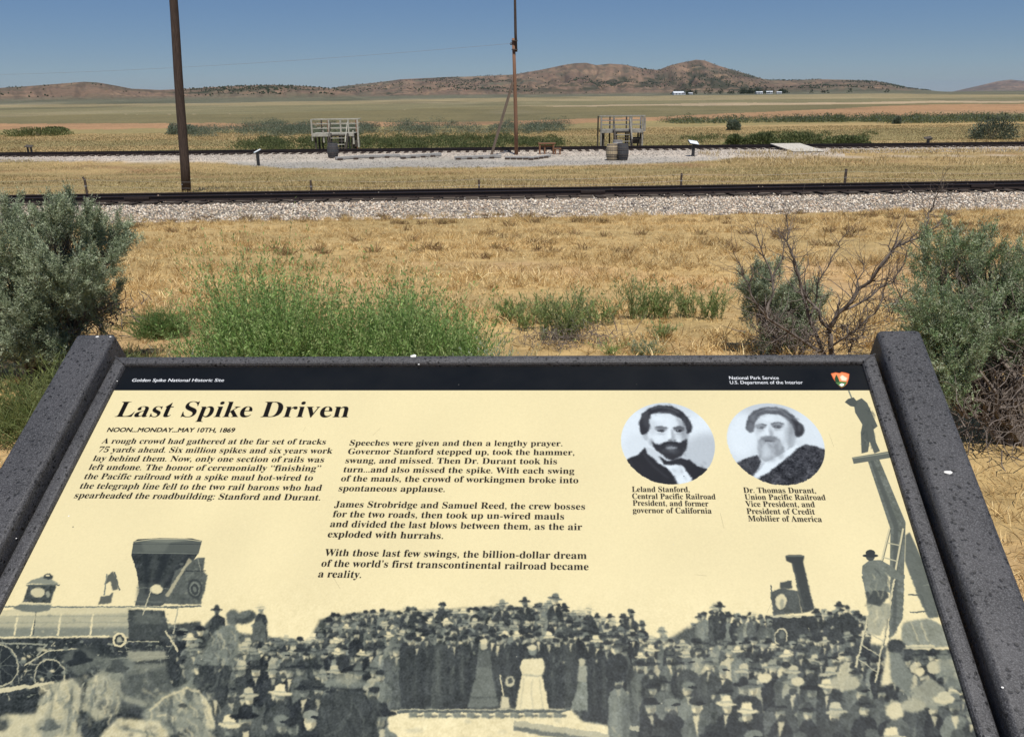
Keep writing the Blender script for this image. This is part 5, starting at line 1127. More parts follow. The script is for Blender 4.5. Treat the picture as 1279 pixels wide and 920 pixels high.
# ---- junipers on the hills
iv = [(0, 0, 1.), (.89, 0, .45), (.28, .85, .45), (-.72, .53, .45), (-.72, -.53, .45), (.28, -.85, .45), (.72, .53, -.45), (-.28, .85, -.45), (-.89, 0, -.45), (-.28, -.85, -.45), (.72, -.53, -.45), (0, 0, -1.)]
iF = [(0, 1, 2), (0, 2, 3), (0, 3, 4), (0, 4, 5), (0, 5, 1), (1, 6, 2), (2, 7, 3), (3, 8, 4), (4, 9, 5), (5, 10, 1), (2, 6, 7), (3, 7, 8), (4, 8, 9), (5, 9, 10), (1, 10, 6), (11, 7, 6), (11, 8, 7), (11, 9, 8), (11, 10, 9), (11, 6, 10)]
ax = RNG.uniform(-.62, .62, 110000); ar = RNG.choice([0, 1], 110000); rr_ = np.where(ar == 0, RNG.uniform(1300, 2100, 110000), RNG.uniform(2500, 4500, 110000))
jx, jy = rr_*np.sin(ax), rr_*np.cos(ax); hz = hillz(jx, jy); jp, _ = to_px(jx, jy, groundz(jx, jy))
den = np.clip((fbm(jx/150, jy/150, 4, 201)-.54)*5, 0, 1)*(hz > 6)
den = np.where((jp > 225) & (jp < 445) & (ar == 0) & (hz > 10), np.maximum(den, .35*np.clip((hz-10)/20, 0, 1)), den); den = np.where(jp < 215, den*.08, den)
den = np.where((jp > 820) & (jp < 960) & (ar == 1) & (hz > 20), np.maximum(den, .22), den)*np.where(ar == 1, .55, .8)
k = RNG.random(110000) < den; k &= np.cumsum(k) < 9000; jx, jy, rj = jx[k], jy[k], rr_[k]; nj = len(jx); jz = groundz(jx, jy)
S = RNG.uniform(.6, 1.7, nj)*np.where(rj > 2400, 1.7, 1); Q = np.array(iv)[None]*RNG.uniform(.65, 1.15, (nj, 12, 1))*S[:, None, None]+np.stack([jx, jy, jz+S*.7], 1)[:, None]
Fj = (np.array(iF)[None]+(np.arange(nj)*12)[:, None, None]).reshape(-1, 3); cj = np.array([(.045, .058, .035)])*RNG.uniform(.7, 1.4, (nj, 1))
o = link('hill_junipers', mesh_np('hill_junipers', Q.reshape(-1, 3), Fj, tinted('juniper_foliage', .9, .1), False, np.repeat(cj, 12, 0))); tag(o, 'dark junipers scattered over the hills', kind='stuff')
# ------------------------------------------------------------------ poles, platforms, barrels and the rest of the far site
M_pole = simple('creosoted_pole', (.034, .024, .019), (.10, .070, .054), 9, .85, .6, .006, stretch=(6, 6, .35))
M_pole2 = simple('reddish_new_pole', (.15, .080, .048), (.27, .15, .095), 7, .85, .5, .006, stretch=(6, 6, .3))
M_brace = simple('grey_brace_wood', (.10, .075, .055), (.20, .155, .12), 7, .9, .5, .006, stretch=(6, 6, .4))
M_deck = simple('weathered_pale_paint', (.30, .285, .235), (.50, .48, .40), 6, .8, .3, .003)
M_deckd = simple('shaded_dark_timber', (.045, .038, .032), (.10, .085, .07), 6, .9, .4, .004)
M_grey = simple('silvered_timber', (.22, .215, .205), (.42, .41, .39), 7, .9, .6, .006, stretch=(.6, 5, 5))
M_staveg = simple('charcoal_barrel_staves', (.045, .047, .05), (.10, .10, .105), 10, .8, .5, .004, stretch=(5, 5, .5))
M_stavel = simple('pale_oak_staves', (.36, .28, .17), (.52, .43, .29), 10, .8, .5, .004, stretch=(5, 5, .5))
M_hoop = simple('barrel_hoop_iron', (.05, .045, .042), (.12, .10, .09), 20, .5, .3, .002, spec=.5)
M_red = simple('varnished_brown_wood', (.16, .075, .038), (.27, .14, .075), 8, .7, .3, .003, stretch=(1, 4, 4))
M_black = simple('dark_metal_post', (.018, .018, .020), (.035, .035, .036), 20, .5, .2, .001, spec=.5)
M_white = simple('white_panel_face', (.66, .70, .72), (.78, .80, .80), 4, .35, 0, spec=.5)
M_white2 = simple('glazed_insulator', (.10, .12, .14), (.16, .18, .2), 8, .2, 0, spec=.6)
M_wire = simple('galvanised_wire', (.30, .30, .31), (.42, .42, .43), 20, .5, 0, spec=.5, metal=.5)
M_post = simple('rusty_steel_post', (.05, .040, .035), (.11, .08, .06), 20, .7, .3, .002)
def rel(p, b): return p-b
# left telegraph pole
bp = on_ground(233, 241.5); bp = at_dist(233, 241, 26.6); bp.z = gz(bp.x, bp.y)
tp = at_dist(216, -6, 26.4); dv = (tp-bp)
t = thing('telegraph_pole', 'tall dark brown telegraph pole leaning slightly left just behind the near track', 'pole', bp)
k = 2.15; pts = [dv*(k*i/14)+Vector((math.sin(i*1.3)*.008, 0, 0)) for i in range(15)]; pts[0] -= dv.normalized()*.4
MB().tube(pts, [.142-.056*i/14 for i in range(15)], 20).build('shaft', M_pole, t, True)
for q, nm in ((at_dist(232, 230, 26.6)-bp, 'wire_band'),): MB().tube([q-Vector((0, 0, .012)), q+Vector((0, 0, .012))], .143, 20).build(nm, M_wire, t)
for h in (.93, .985):
    c = dv*k*h; MB().beam(c+Vector((-.9, -.12, 0)), c+Vector((.9, -.12, 0)), .09, .11).build('cross_arm', M_pole, t)
# centre pole in two lengths with its brace
bc = on_ground(645, 193.5); D0 = bc.y
def pc(px, py, dy=0): return at_dist(px, py, D0+dy)-bc
t = thing('spliced_pole', 'tall reddish pole at the gravel apron with a thinner dark pole lashed to its top', 'pole', bc)
MB().tube([pc(645, 196), pc(644.3, 150), pc(643, 100), pc(641.3, 48)], [.125, .12, .11, .10], 14).build('lower_shaft', M_pole2, t, True)
MB().tube([pc(644.6, 65, -.02), pc(643.9, 40, -.02), pc(643.2, 0, -.02), pc(642.2, -60, -.02)], [.085, .085, .075, .05], 12).build('upper_shaft', M_pole, t, True)
for y in (51, 62): MB().tube([pc(642.8, y+.5, -.01), pc(642.8, y-.5, -.01)], .20, 14).build('lashing', M_hoop, t)
m = MB(); m.beam(pc(641, 55), pc(638.2, 55), .05, .05); m.tube([pc(638.4, 56.5), pc(638.4, 55), pc(638.4, 52.5)], [.05, .085, .03], 10); m.build('insulator_bracket', M_white2, t)
t = thing('pole_brace', 'long leaning grey brace timber propped against the spliced pole', 'pole brace', on_ground(613, 195))
bb = t.location.copy()
MB().beam(at_dist(613, 196, bb.y)-bb, at_dist(640.6, 103, D0-.05)-bb, .13, .15).build('timber', M_brace, t)
MB().tube([at_dist(640, 112, D0-.2)-bb, at_dist(643.5, 108, D0+.2)-bb], .03, 6).build('bolt', M_hoop, t)
# the single wire and the pole that carries its far end, outside the picture
a = at_dist(638.4, 54.5, D0); e = at_dist(-330, 92, 92)
pts = []
for i in range(41):
    s = i/40; q = a.lerp(e, s); q.z -= 4*s*(1-s)*.9; pts.append(q)
t = thing('telegraph_wire', 'single thin wire running left from the spliced pole across the sky', 'wire', a)
MB().tube([q-a for q in pts], .008, 5).build('wire', M_wire, t)
g_ = Vector((e.x, e.y, gz(e.x, e.y))); t = thing('telegraph_pole', 'brown telegraph pole outside the left edge holding the far end of the wire', 'pole', g_)
MB().tube([(0, 0, -.3), (0, 0, (e.z-g_.z)*.5), (0, 0, e.z-g_.z+.3)], [.16, .14, .11], 12).build('shaft', M_pole, t, True)
# platforms beyond the far track
M_deckg = simple('grey_weathered_boards', (.20, .19, .165), (.36, .345, .30), 6, .85, .3, .003)
def platform(label, px0, px1, ytop, ydeck, ybase, D, fronts, backs, deck_dx, stairx, boxx=None):
    g = at_dist((px0+px1)/2, ybase, D); g.z = gz(g.x, g.y); t = thing('viewing_platform', label, 'platform', g)
    P = lambda px, py, dy=0: at_dist(px, py, D+dy)-g
    X = lambda px: P(px, 180).x
    zt, zd = P(px0, ytop).z, P(px0, ydeck).z; dep = 1.5; w = .10
    def post(x, y, z0, z1, m_=None, ww=w):
        m_ = m_ or M_deck
        MB().box((x, y, (z0+z1)/2), (ww, ww, z1-z0), bev=.008).build('post', m_, t)
    for px, y0, y1 in fronts: post(X(px), 0, P(px, y0).z, P(px, y1).z)
    for px, m_ in backs: post(X(px), dep, 0, zt-.02, m_)
    x0, x1 = X(px0), X(px1)
    d0, d1 = X(deck_dx[0]), X(deck_dx[1])
    MB().beam((x0, -.0, zt), (x1, .0, zt), .13, .05, bev=.006).build('top_rail', M_deck, t); MB().beam((x0, dep, zt), (x1, dep, zt), .13, .05, bev=.006).build('top_rail', M_deck, t)
    for xx in (x0, x1): MB().beam((xx, .06, zt-.002), (xx, dep-.06, zt-.002), .11, .05).build('side_rail', M_deck, t)
    for f in (.36, .68):
        for yy in (0, dep): MB().beam((x0+.05, yy, zd+(zt-zd)*f), (x1-.05, yy, zd+(zt-zd)*f), .035, .05).build('mid_rail', M_deck, t)
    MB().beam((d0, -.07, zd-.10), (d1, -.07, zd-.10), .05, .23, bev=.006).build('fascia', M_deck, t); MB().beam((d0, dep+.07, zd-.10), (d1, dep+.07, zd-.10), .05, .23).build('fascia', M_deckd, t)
    n = 10; wd = (dep+.04)/n
    for i in range(n): MB().box(((d0+d1)/2, -.02+wd*(i+.5), zd), (d1-d0, wd-.012, .04)).build('deck_board', M_deck, t)
    for f in (.06, .36, .64, .94):
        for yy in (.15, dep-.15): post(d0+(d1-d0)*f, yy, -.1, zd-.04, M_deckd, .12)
    # stair going down towards the track
    s0, s1 = X(stairx[0]), X(stairx[1]); ns = 6
    for xx in (s0, s1): MB().beam((xx, -1.55, .02), (xx, -.1, zd-.05), .07, .26).build('stringer', M_deckd, t)
    for i in range(ns):
        s = (i+.5)/ns; MB().box(((s0+s1)/2, -1.55+1.45*s, .05+(zd-.05)*s), (s1-s0-.09, .26, .04)).build('stair_tread', M_deckd if i % 2 else M_deck, t)
    for xx in (s0, s1):
        MB().beam((xx, -1.5, .75), (xx, -.1, zd+.78), .05, .07).build('stair_handrail', M_deckd if xx == s0 else M_deck, t)
        post(xx, -1.5, 0, .78, M_deckd, .08)
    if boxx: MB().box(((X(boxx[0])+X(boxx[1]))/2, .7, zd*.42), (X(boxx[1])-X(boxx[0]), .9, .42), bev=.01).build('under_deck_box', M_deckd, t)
    return t
platform('wider viewing platform with pale railings behind the single charcoal barrel', 391, 448, 149.5, 167, 187, 64.5, [(391, 149.3, 176), (405, 163, 178), (412.5, 150, 165), (427, 149.3, 179), (442, 163, 180), (448, 149.3, 184)], [(398, M_deckd), (406, M_pole2), (432, M_deck), (442, M_pole2)], (391, 443), (415, 436), (438, 447))
M_deck, _keep = M_deckg, M_deck
platform('narrower viewing platform with grey railings behind the pair of barrels', 750.5, 804.5, 145.5, 162.5, 183, 64.5, [(750.5, 145.3, 183), (766, 145.3, 163), (786, 145.3, 163), (788, 146, 183), (802, 145.3, 182), (804.5, 147, 164)], [(749, M_deckd), (764, M_deckd), (785, M_deckd), (803, M_grey)], (751, 803), (766, 786), (789, 803))
M_deck = _keep
# barrels
def barrel(label, px, py, h, m_, tilt=0, group='barrels on the gravel apron', tw=1.0, yaw=0):
    g = on_ground(px, py); t = thing('wooden_barrel', label, 'barrel', g, yaw, group); r = h*.37*tw; H = h; n = 20
    prof = lambda s, k=1.0: r*(.80+.20*math.sin(math.pi*s))*k
    rot = Matrix.Rotation(tilt, 3, 'Y')
    for i in range(n):
        a0, a1 = 2*math.pi*i/n+.012, 2*math.pi*(i+1)/n-.012; V = []; F = []; ks = RNG.uniform(.985, 1.01); ns = 7
        for q in range(ns):
            s = q/(ns-1); rr = prof(s, ks)
            for a_, rr2 in ((a0, rr), (a1, rr), (a1, rr-.03), (a0, rr-.03)): V.append(rot @ Vector((rr2*math.cos(a_), rr2*math.sin(a_), H*s)))
        for q in range(ns-1):
            for e_ in range(4): F.append((q*4+e_, q*4+(e_+1) % 4, (q+1)*4+(e_+1) % 4, (q+1)*4+e_))
        F += [(3, 2, 1, 0), ((ns-1)*4, (ns-1)*4+1, (ns-1)*4+2, (ns-1)*4+3)]
        m = MB(); m.add(V, F); m.build('stave', m_, t)
    for s in (.06, .24, .36, .64, .76, .94):
        z = H*s; m = MB(); m.lathe([(prof(s-.022, 1.0)+.001, z-.022*H), (prof(s-.022)+.010, z-.022*H), (prof(s+.022)+.010, z+.022*H), (prof(s+.022)+.001, z+.022*H)], 24); m.v = [rot @ Vector(v) for v in m.v]; m.build('hoop', M_hoop, t)
    for z, nm in ((H*.955, 'lid'), (H*.03, 'base')): 
        m = MB(); m.lathe([(prof(.95)-.032, z-.012), (prof(.95)-.032, z+.012)], 24); m.v = [rot @ Vector(v) for v in m.v]; m.build(nm, m_, t)
    return t
barrel('single charcoal barrel standing alone by the long timbers, left of the poles', 416, 197.5, .92, M_staveg, .04, tw=1.06)
barrel('pale oak barrel, left one of the pair', 764, 200.5, .98, M_stavel, 0)
barrel('black barrel, right one of the pair', 777.3, 200.5, 1.0, M_staveg, 0)
barrel('grey barrel peeping out behind the pair of barrels', 771, 194.5, .95, M_grey, 0)
# rough bench and block
g = on_ground(683, 192.5); t = thing('rough_table', 'small brown plank table right of the spliced pole', 'table', g)
W = .52
MB().box((0, 0, .66), (1.12, .5, .07), bev=.01).build('table_top', M_red, t)
for x, y in ((-.46, -.17), (.42, -.17), (-.14, -.1), (-.46, .17), (.42, .17)): MB().box((x, y, .32), (.1, .1, .64), bev=.008).build('leg', M_red, t)
MB().beam((-.46, 0, .48), (.42, 0, .48), .05, .1).build('apron_board', M_red, t)
g = on_ground(696.5, 193.2); t = thing('rough_stool', 'low brown block stool beside the small plank table', 'stool', g)
MB().box((0, 0, .36), (.44, .34, .06), bev=.01).build('seat', M_red, t)
for x in (-.15, .15):
    for y in (-.1, .1): MB().box((x, y, .165), (.09, .08, .33)).build('leg', M_red, t)
# timbers lying on the apron
for pts, th, lab in (([(419, 200.5), (455, 198), (500, 197)], .17, 'long silvered timber lying on the gravel, left end of the row'), ([(500, 198.5), (551, 195.5)], .19, 'silvered timber running on from the left one towards the poles'), ([(568, 199.5), (626, 197.5)], .18, 'silvered timber lying across the foot of the leaning brace'), ([(631, 199), (663, 199.5)], .15, 'thin silvered timber just below the spliced pole'), ([(661, 200), (687, 197)], .15, 'short silvered timber below the plank table')):
    g = on_ground(*pts[0]); t = thing('silvered_timber', lab, 'timber', g, 0, 'timbers lying on the gravel')
    q = [on_ground(*p)-g for p in pts]; L = 0
    for i in range(len(q)-1): MB().beam(q[i]+Vector((0, 0, th*.5+.02)), q[i+1]+Vector((0, 0, th*.5+.03)), .22, th, bev=.02).build('beam', M_grey, t)
    for f in np.arange(.08, 1, .24): 
        c = q[0].lerp(q[-1], float(f)); MB().box((c.x, c.y-.16, c.z+.05), (.3, .22, .10), bev=.015).build('block', M_pole, t)
# wayside panels on single posts
def wayside(px, py, label, tilt, ww=.62, ry=0, D=None):
    g = on_ground(px, py); t = thing('wayside_panel', label, 'sign', g, ry)
    MB().box((0, 0, .38), (.17, .14, .78), bev=.012).build('post', M_black, t)
    rot = Matrix.Rotation(R(24), 3, 'X') @ Matrix.Rotation(R(tilt), 3, 'Y')
    MB().box((0, .02, .82), (ww, .50, .05), rot, bev=.01).build('frame', M_black, t); MB().box(rot @ Vector((0, 0, .033))+Vector((0, .02, .82)), (ww-.06, .44, .012), rot).build('panel', M_white, t)
    return t
wayside(323, 207.5, 'wayside panel on a dark post left of the timbers, its face bluish white', 4, .24, -.9)
wayside(865.5, 195.5, 'wayside panel on a black post right of the barrels, its white top tilted', 10, .66, .15)
for px, py, lab, l2 in ((37.5, 190.5, 'small dark table-like panel on two legs at the left end of the far track', .12), (1158, 180.5, 'small dark bracket-topped post at the right end of the far track', 0)):
    g = at_dist(px, py, 63.2); g.z = gz(g.x, g.y); t = thing('trackside_marker', lab, 'marker', g)
    zt = at_dist(px, 183 if px < 100 else 172.5, 63.2).z-g.z
    for x in ((-l2, l2) if l2 else (0, .08)): MB().box((x, 0, zt/2), (.10, .12, zt), bev=.01).build('leg', M_black, t)
    MB().box((0, 0, zt+.02), (.5, .4, .05), Matrix.Rotation(R(18), 3, 'X') @ Matrix.Rotation(R(6 if l2 else -9), 3, 'Y'), bev=.008).build('panel', M_deckd, t)
    if not l2: MB().box((.2, 0, zt-.06), (.16, .1, .16)).build('bracket', M_black, t)
# plank crossing at the far track
g = on_ground(998, 189.5); g.y = 56.0; g.x = at_dist(1003, 189, 56).x; g.z = gz(g.x, g.y); t = thing('plank_crossing', 'pale plank ramp leading over the far track on the right', 'ramp', g)
ya, yb = 0, 2.6; za, zb = .10, .44
nb = 9
M_plank = simple('sunbleached_planks', (.46, .42, .35), (.60, .56, .48), 5, .9, .4, .004, stretch=(3, .5, 1))
for i in range(nb):
    s0, s1 = i/nb, (i+1)/nb-.012; x = lambda s, e: -.62+2.0*s-(.75*e)
    V = []
    for zz in (-.05, 0):
        V += [(x(s0, 0), ya, za+zz), (x(s1, 0), ya, za+zz), (x(s1, 1), yb, zb+zz), (x(s0, 1), yb, zb+zz)]
    m = MB(); m.add(V, [(3, 2, 1, 0), (4, 5, 6, 7), (0, 1, 5, 4), (1, 2, 6, 5), (2, 3, 7, 6), (3, 0, 4, 7)]); m.build('plank', M_plank, t)
m = MB(); m.add([(-.60, .02, 0), (1.36, .02, 0), (1.36, .02, za-.055), (-.60, .02, za-.055), (-.60, .1, 0), (1.36, .1, 0), (1.36, .1, za-.055), (-.60, .1, za-.055)], [(0, 1, 2, 3), (7, 6, 5, 4), (0, 4, 5, 1), (1, 5, 6, 2), (2, 6, 7, 3), (3, 7, 4, 0)]); m.build('edge_board', M_deckd, t)
# wire fence in the middle field
posts = [(108.5, 241, 221), (389, 239.5, 225), (598.5, 238, 224.5), (850.5, 235, 216.5), (1055, 230, 211)]
labs = ['thin bent steel fence post behind the left sagebrush', 'short thin fence post between the telegraph pole and the centre', 'short thin fence post below the leaning brace', 'thin fence post below the tilted white wayside panel', 'thin fence post below and right of the plank crossing']
tops = []
for (px, y0, y1), lab in zip(posts, labs):
    g = at_dist(px, y0, 25.9); g.z = gz(g.x, g.y); tpz = at_dist(px, y1, 25.9).z-g.z; t = thing('fence_post', lab, 'fence post', g, 0, 'posts of the low wire fence')
    bend = [(0, 0, -.1), (0, 0, tpz*.85), (-.05 if px < 200 else 0, 0, tpz)]; MB().tube(bend, .034 if px < 900 else .040, 6).build('stake', M_post, t); MB().box((0, -.02, tpz*.5), (.05, .02, .05)).build('clip', M_wire, t); tops.append(g+Vector((0, -.04, tpz*.52)))
t = thing('fence_wire', 'faint wires strung along the low fence posts', 'wire', tops[0])
for dz in (0, .18):
    m = MB(); pts = []
    for a_, b_ in zip([tops[0]+Vector((-8, 0, .1))]+tops, tops+[tops[-1]+Vector((8, 0, -.1))]):
        for i in range(8): s = i/8; q = a_.lerp(b_, s); q.z += dz-.25*s*(1-s); pts.append(q-tops[0])
    m.tube(pts, .0016, 4); m.build('wire', M_wire, t)
# farm sheds far away, with their trees
M_shed = simple('white_metal_siding', (.50, .52, .53), (.60, .61, .62), 1, .5, 0); M_roof = simple('pale_metal_roof', (.55, .58, .60), (.66, .68, .70), 1, .4, 0)
M_win = simple('dark_window_glass', (.03, .035, .04), (.05, .055, .06), 1, .1, 0)
for px, py, w, h, lab, rz in ((848, 115, 20, 2.8, 'long low white farm shed at the foot of the central hills', .1), (862, 115, 8, 2.2, 'small white outbuilding right of the long low shed', .3), (948, 116.5, 11, 2.6, 'white farm building left of its companion, far right of the peak', .2), (961, 116, 10, 3.2, 'white farm house with a steeper roof in the middle of the far farm', -.2), (973, 117, 8, 2.4, 'smallest pale farm shed at the right end of the far farm', .0)):
    d = ray(px, py); y = 1500.; x = d[0]/d[1]*y; g = Vector((x, y, gz(x, y))); t = thing('farm_building', lab, 'building', g, rz, 'far farm buildings'); dd = w*.5
    zc = at_dist(px, py, y).z; 
    MB().box((0, 0, h/2-.5), (w, dd, h+1)).build('walls', M_shed, t)
    m = MB(); m.add([(-w/2-.4, -dd/2-.4, h), (w/2+.4, -dd/2-.4, h), (w/2+.4, dd/2+.4, h), (-w/2-.4, dd/2+.4, h), (-w/2-.4, 0, h+dd*.28), (w/2+.4, 0, h+dd*.28)], [(0, 1, 5, 4), (2, 3, 4, 5), (0, 4, 3), (1, 2, 5), (3, 2, 1, 0)]); m.build('roof', M_roof, t)
    for f in (-.28, 0, .28): MB().box((w*f, -dd/2-.02, h*.5), (1.6, .06, 1.4)).build('window', M_win, t)
lf = Leafy()
for i in range(70):
    px = random.choice([random.uniform(925, 985), random.uniform(925, 960), random.uniform(880, 1110), random.uniform(840, 870)]); y = random.uniform(1480, 1750); d = ray(px, 114); x = d[0]/d[1]*y; far_bush(lf, x, y, random.uniform(6, 10), random.uniform(5, 11), 60, [(.045, .06, .035), (.06, .075, .045)], 2.2)
o = link('farm_trees', mesh_np('farm_trees', np.concatenate(lf.V), np.concatenate(lf.F), M_leaf, False, np.clip(np.concatenate(lf.C), 0, 1))); tag(o, 'dark shelter trees around the far white farm', kind='stuff')
# ------------------------------------------------------------------ the wayside exhibit in front of the viewer
cx_, cy_ = (PP0+PH*PW/2-PU*.26)[:2]; SB = Vector((cx_, cy_, gz(cx_, cy_)))
sign = thing('information_sign', 'large angled sign with cream printed panel in a pitted charcoal metal frame', 'sign', SB)
def S(w, s, t): return Vector(PP0+PH*w-PU*s+PN*t)-SB
m_fr, n, b = mat('pitted_charcoal_metal')
tc = n.nodes.new('ShaderNodeTexCoord'); tc.name = 'TC'; O = tc.outputs['Object']
pat = noise(n, 22, 4, .6, O); base = ramp(n, pat, [(.3, (.024, .024, .026)), (.7, (.052, .051, .054))])
wear = ramp(n, noise(n, 700, 3, .7, O), [(.46, (0, 0, 0)), (.72, (1, 1, 1))]); base = mix(n, wear, base, (.13, .13, .135))
vo = n.nodes.new('ShaderNodeTexVoronoi'); vo.inputs['Scale'].default_value = 165; vo.inputs['Randomness'].default_value = 1; 
wv = n.nodes.new('ShaderNodeVectorMath'); wv.operation = 'ADD'; nz = n.nodes.new('ShaderNodeTexNoise'); nz.inputs['Scale'].default_value = 300; n.links.new(O, nz.inputs['Vector'])
sc = n.nodes.new('ShaderNodeVectorMath'); sc.operation = 'SCALE'; sc.inputs['Scale'].default_value = .004; n.links.new(nz.outputs['Color'], sc.inputs[0]); n.links.new(O, wv.inputs[0]); n.links.new(sc.outputs[0], wv.inputs[1]); n.links.new(wv.outputs[0], vo.inputs['Vector'])
pits = ramp(n, vo.outputs['Distance'], [(.20, (1, 1, 1)), (.36, (0, 0, 0))])
gate = ramp(n, noise(n, 55, 3, .7, O), [(.38, (0, 0, 0)), (.54, (1, 1, 1))]); pm = mix(n, 1, pits, gate, 'MULTIPLY')
col = mix(n, pm, base, (.010, .010, .011)); n.links.new(col, b.inputs['Base Color'])
b.inputs['Roughness'].default_value = .55; b.inputs['Specular IOR Level'].default_value = .35
hm = n.nodes.new('ShaderNodeMath'); hm.operation = 'SUBTRACT'; n.links.new(noise(n, 420, 4, .7, O), hm.inputs[0]); n.links.new(pm, hm.inputs[1]); bump(n, b, hm.outputs[0], .55, .0006)
M_frame = m_fr
# panel
m_p, n, b = mat('printed_panel'); im = n.nodes.new('ShaderNodeTexImage'); im.image = img; im.interpolation = 'Cubic'; n.links.new(im.outputs[0], b.inputs['Base Color'])
tcp = n.nodes.new('ShaderNodeTexCoord'); n.links.new(ramp(n, noise(n, 9, 5, .7, tcp.outputs['Object']), [(.3, (.30,)*3), (.7, (.52,)*3)]), b.inputs['Roughness']); b.inputs['Specular IOR Level'].default_value = .12
V = [S(0, S0, 0), S(PW, S0, 0), S(PW, S1, 0), S(0, S1, 0), S(0, S0, -.004), S(PW, S0, -.004), S(PW, S1, -.004), S(0, S1, -.004)]
me = bpy.data.meshes.new('panel'); me.from_pydata(V, [], [(3, 2, 1, 0), (4, 5, 6, 7), (0, 1, 5, 4), (1, 2, 6, 5), (2, 3, 7, 6), (3, 0, 4, 7)]); me.materials.append(m_p)
uv = me.uv_layers.new(name='UVMap'); uvs = {0: (0, 1), 1: (1, 1), 2: (1, 0), 3: (0, 0)}
for lp in me.loops: uv.data[lp.index].uv = uvs[lp.vertex_index % 4]
pn = link('panel', me, sign); pn['label'] = 'cream printed panel with black heading band, text, two portraits and an old railroad crowd picture'
MB().add([S(-.004, S0-.004, -.0045), S(PW+.004, S0-.004, -.0045), S(PW+.004, S1+.004, -.0045), S(-.004, S1+.004, -.0045), S(-.004, S0-.004, -.012), S(PW+.004, S0-.004, -.012), S(PW+.004, S1+.004, -.012), S(-.004, S1+.004, -.012)], [(3, 2, 1, 0), (4, 5, 6, 7), (0, 1, 5, 4), (1, 2, 6, 5), (2, 3, 7, 6), (3, 0, 4, 7)]).build('backing_plate', M_frame, sign)
# four mitred frame bars
prof = [(-.0008, -.0005), (-.0002, .0030), (.0012, .0052), (.0034, .0062), (.0080, .0066), (.0130, .0064), (.0152, .0056), (.0166, .0038), (.0172, .0010), (.0172, -.0250), (-.0008, -.0250)]
wi0, wi1, si0, si1 = 0.0003, PW-.0003, -.0402, .566
prof_top = [(o*.8 if o > 0 else o, t) for o, t in prof]
def corner(k, o, t, ot):
    return S((wi0-o) if k in (0, 3) else (wi1+o), (si0-ot) if k in (0, 1) else (si1+o), t)
for k in range(4):
    a, c = k, (k+1) % 4; V = []; F = []; N = len(prof)
    for e in (a, c):
        for i, (o, t) in enumerate(prof): V.append(corner(e, o, t, prof_top[i][0]))
    F = [(i, (i+1) % N, N+(i+1) % N, N+i) for i in range(N)]; F += [tuple(range(N))[::-1], tuple(N+i for i in range(N))]
    m = MB(); m.add(V, F); ob = m.build('frame_bar', M_frame, sign)
for px, py in ((144.6, 445.5), ): pass
m = MB(); m.tube([S(-.0165, si0-.0135, .0050), S(-.008, si0-.007, .0071), S(-.0002, si0-.0008, .0058)], .0012, 6); m.build('corner_weld', M_frame, sign)
m = MB(); m.tube([S(PW+.0165, si0-.0135, .0050), S(PW+.008, si0-.007, .0071), S(PW+.0002, si0-.0008, .0058)], .0012, 6); m.build('corner_weld', M_frame, sign)
# side rails
def rail_bar(w0, w1, s0, s1, t0, t1, rad_):
    bm = bmesh.new(); bmesh.ops.create_cube(bm, size=1)
    bmesh.ops.scale(bm, vec=(w1-w0, s1-s0, t1-t0), verts=bm.verts); bmesh.ops.bevel(bm, geom=list(bm.edges), offset=rad_, segments=5, affect='EDGES', profile=.5)
    V = [S((w0+w1)/2+v.co.x, (s0+s1)/2+v.co.y, (t0+t1)/2+v.co.z) for v in bm.verts]; bm.verts.index_update(); F = [tuple(v.index for v in reversed(f.verts)) for f in bm.faces]; bm.free()
    m = MB(); m.add(V, F); o = m.build('side_rail', M_frame, sign, True); return o
rail_bar(-.0735, -.0210, -.0815, .66, -.075, .0205, .0055); rail_bar(.9350, .9865, -.0815, .66, -.075, .0205, .0075)
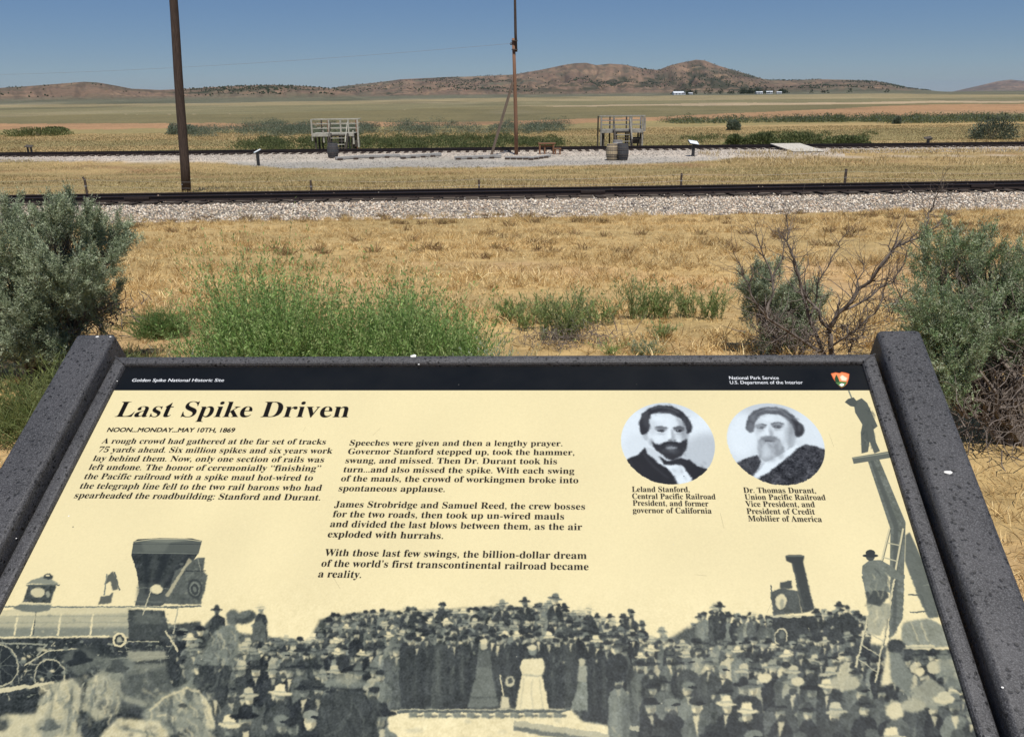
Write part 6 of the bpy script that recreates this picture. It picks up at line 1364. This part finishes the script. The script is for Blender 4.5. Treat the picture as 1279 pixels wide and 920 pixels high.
# tie bar behind and the two legs
for w in (-.0472, .9607):
    p0 = S(w, .36, -.076); top = p0.z
    MB().box((p0.x, p0.y, (top+.02)/2-.1), (.076, .076, top+.22), Matrix.Rotation(math.atan2(PH[1], PH[0]), 3, 'Z'), bev=.005).build('leg', M_frame, sign)
for s in (.12, .46): MB().beam(S(-.02, s, -.045), S(.935, s, -.045), .04, .03).build('cross_bar', M_frame, sign)
# droppings and a rusty screw
M_drop = simple('chalky_white_fleck', (.62, .61, .58), (.74, .73, .70), 300, .9, 0); M_rust = simple('rusty_screw', (.22, .10, .06), (.36, .20, .13), 200, .8, .2, .001)
def fleck(px, py, t, r, m_=M_drop, nm='white_fleck', st=1.4, q=0):
    r_ = np.array([(px-CXP)/FPX, (CYP-py)/FPX, 1.]); k_ = np.linalg.solve(np.stack([r_, -SH, SU], 1), SP0+t*SN); w, s = k_[1], k_[2]
    V = [S(w+r*st*math.cos(a)*random.uniform(.7, 1.2), s+r*math.sin(a)*random.uniform(.7, 1.2), t+.0002) for a in np.linspace(0, 6.28, 10)[:-1]]; V.append(S(w, s, t+r*.45))
    m = MB(); m.add(V, [(i, (i+1) % 9, 9) for i in range(9)]); m.build(nm, m_, sign)
fleck(516.5, 444.6, .0066, .0026); fleck(121.5, 420.5, .0205, .0017, st=1.2); fleck(138, 420.5, .0203, .0010); fleck(1184.5, 589.5, .0205, .0024, st=1.8); fleck(108.5, 466.5, .008, .0018, M_rust, 'screw', 1); fleck(146.5, 475.8, .0066, .0008, st=1); fleck(523, 455, .0060, .0009); fleck(86, 644, .0180, .0008, st=1)
fleck(20.5, 672, .0205, .0006); fleck(1252, 858, .0205, .0009)
# ------------------------------------------------------------------ the faint blue air of the valley
m = bpy.data.materials.new('valley_haze'); m.use_nodes = True; m.node_tree.nodes.clear()
pv = m.node_tree.nodes.new('ShaderNodeVolumePrincipled'); pv.inputs['Color'].default_value = (.66, .80, 1.0, 1); pv.inputs['Density'].default_value = 1.7e-5; pv.inputs['Anisotropy'].default_value = .2
om = m.node_tree.nodes.new('ShaderNodeOutputMaterial'); m.node_tree.links.new(pv.outputs[0], om.inputs['Volume'])
zl = float(V_MIN)-1.5; zt = float(V_MAX)+60
hz_o = MB().box((0, 0, (zl+zt)/2), (54000, 54000, zt-zl)).build('haze', m); tag(hz_o, kind='stuff')
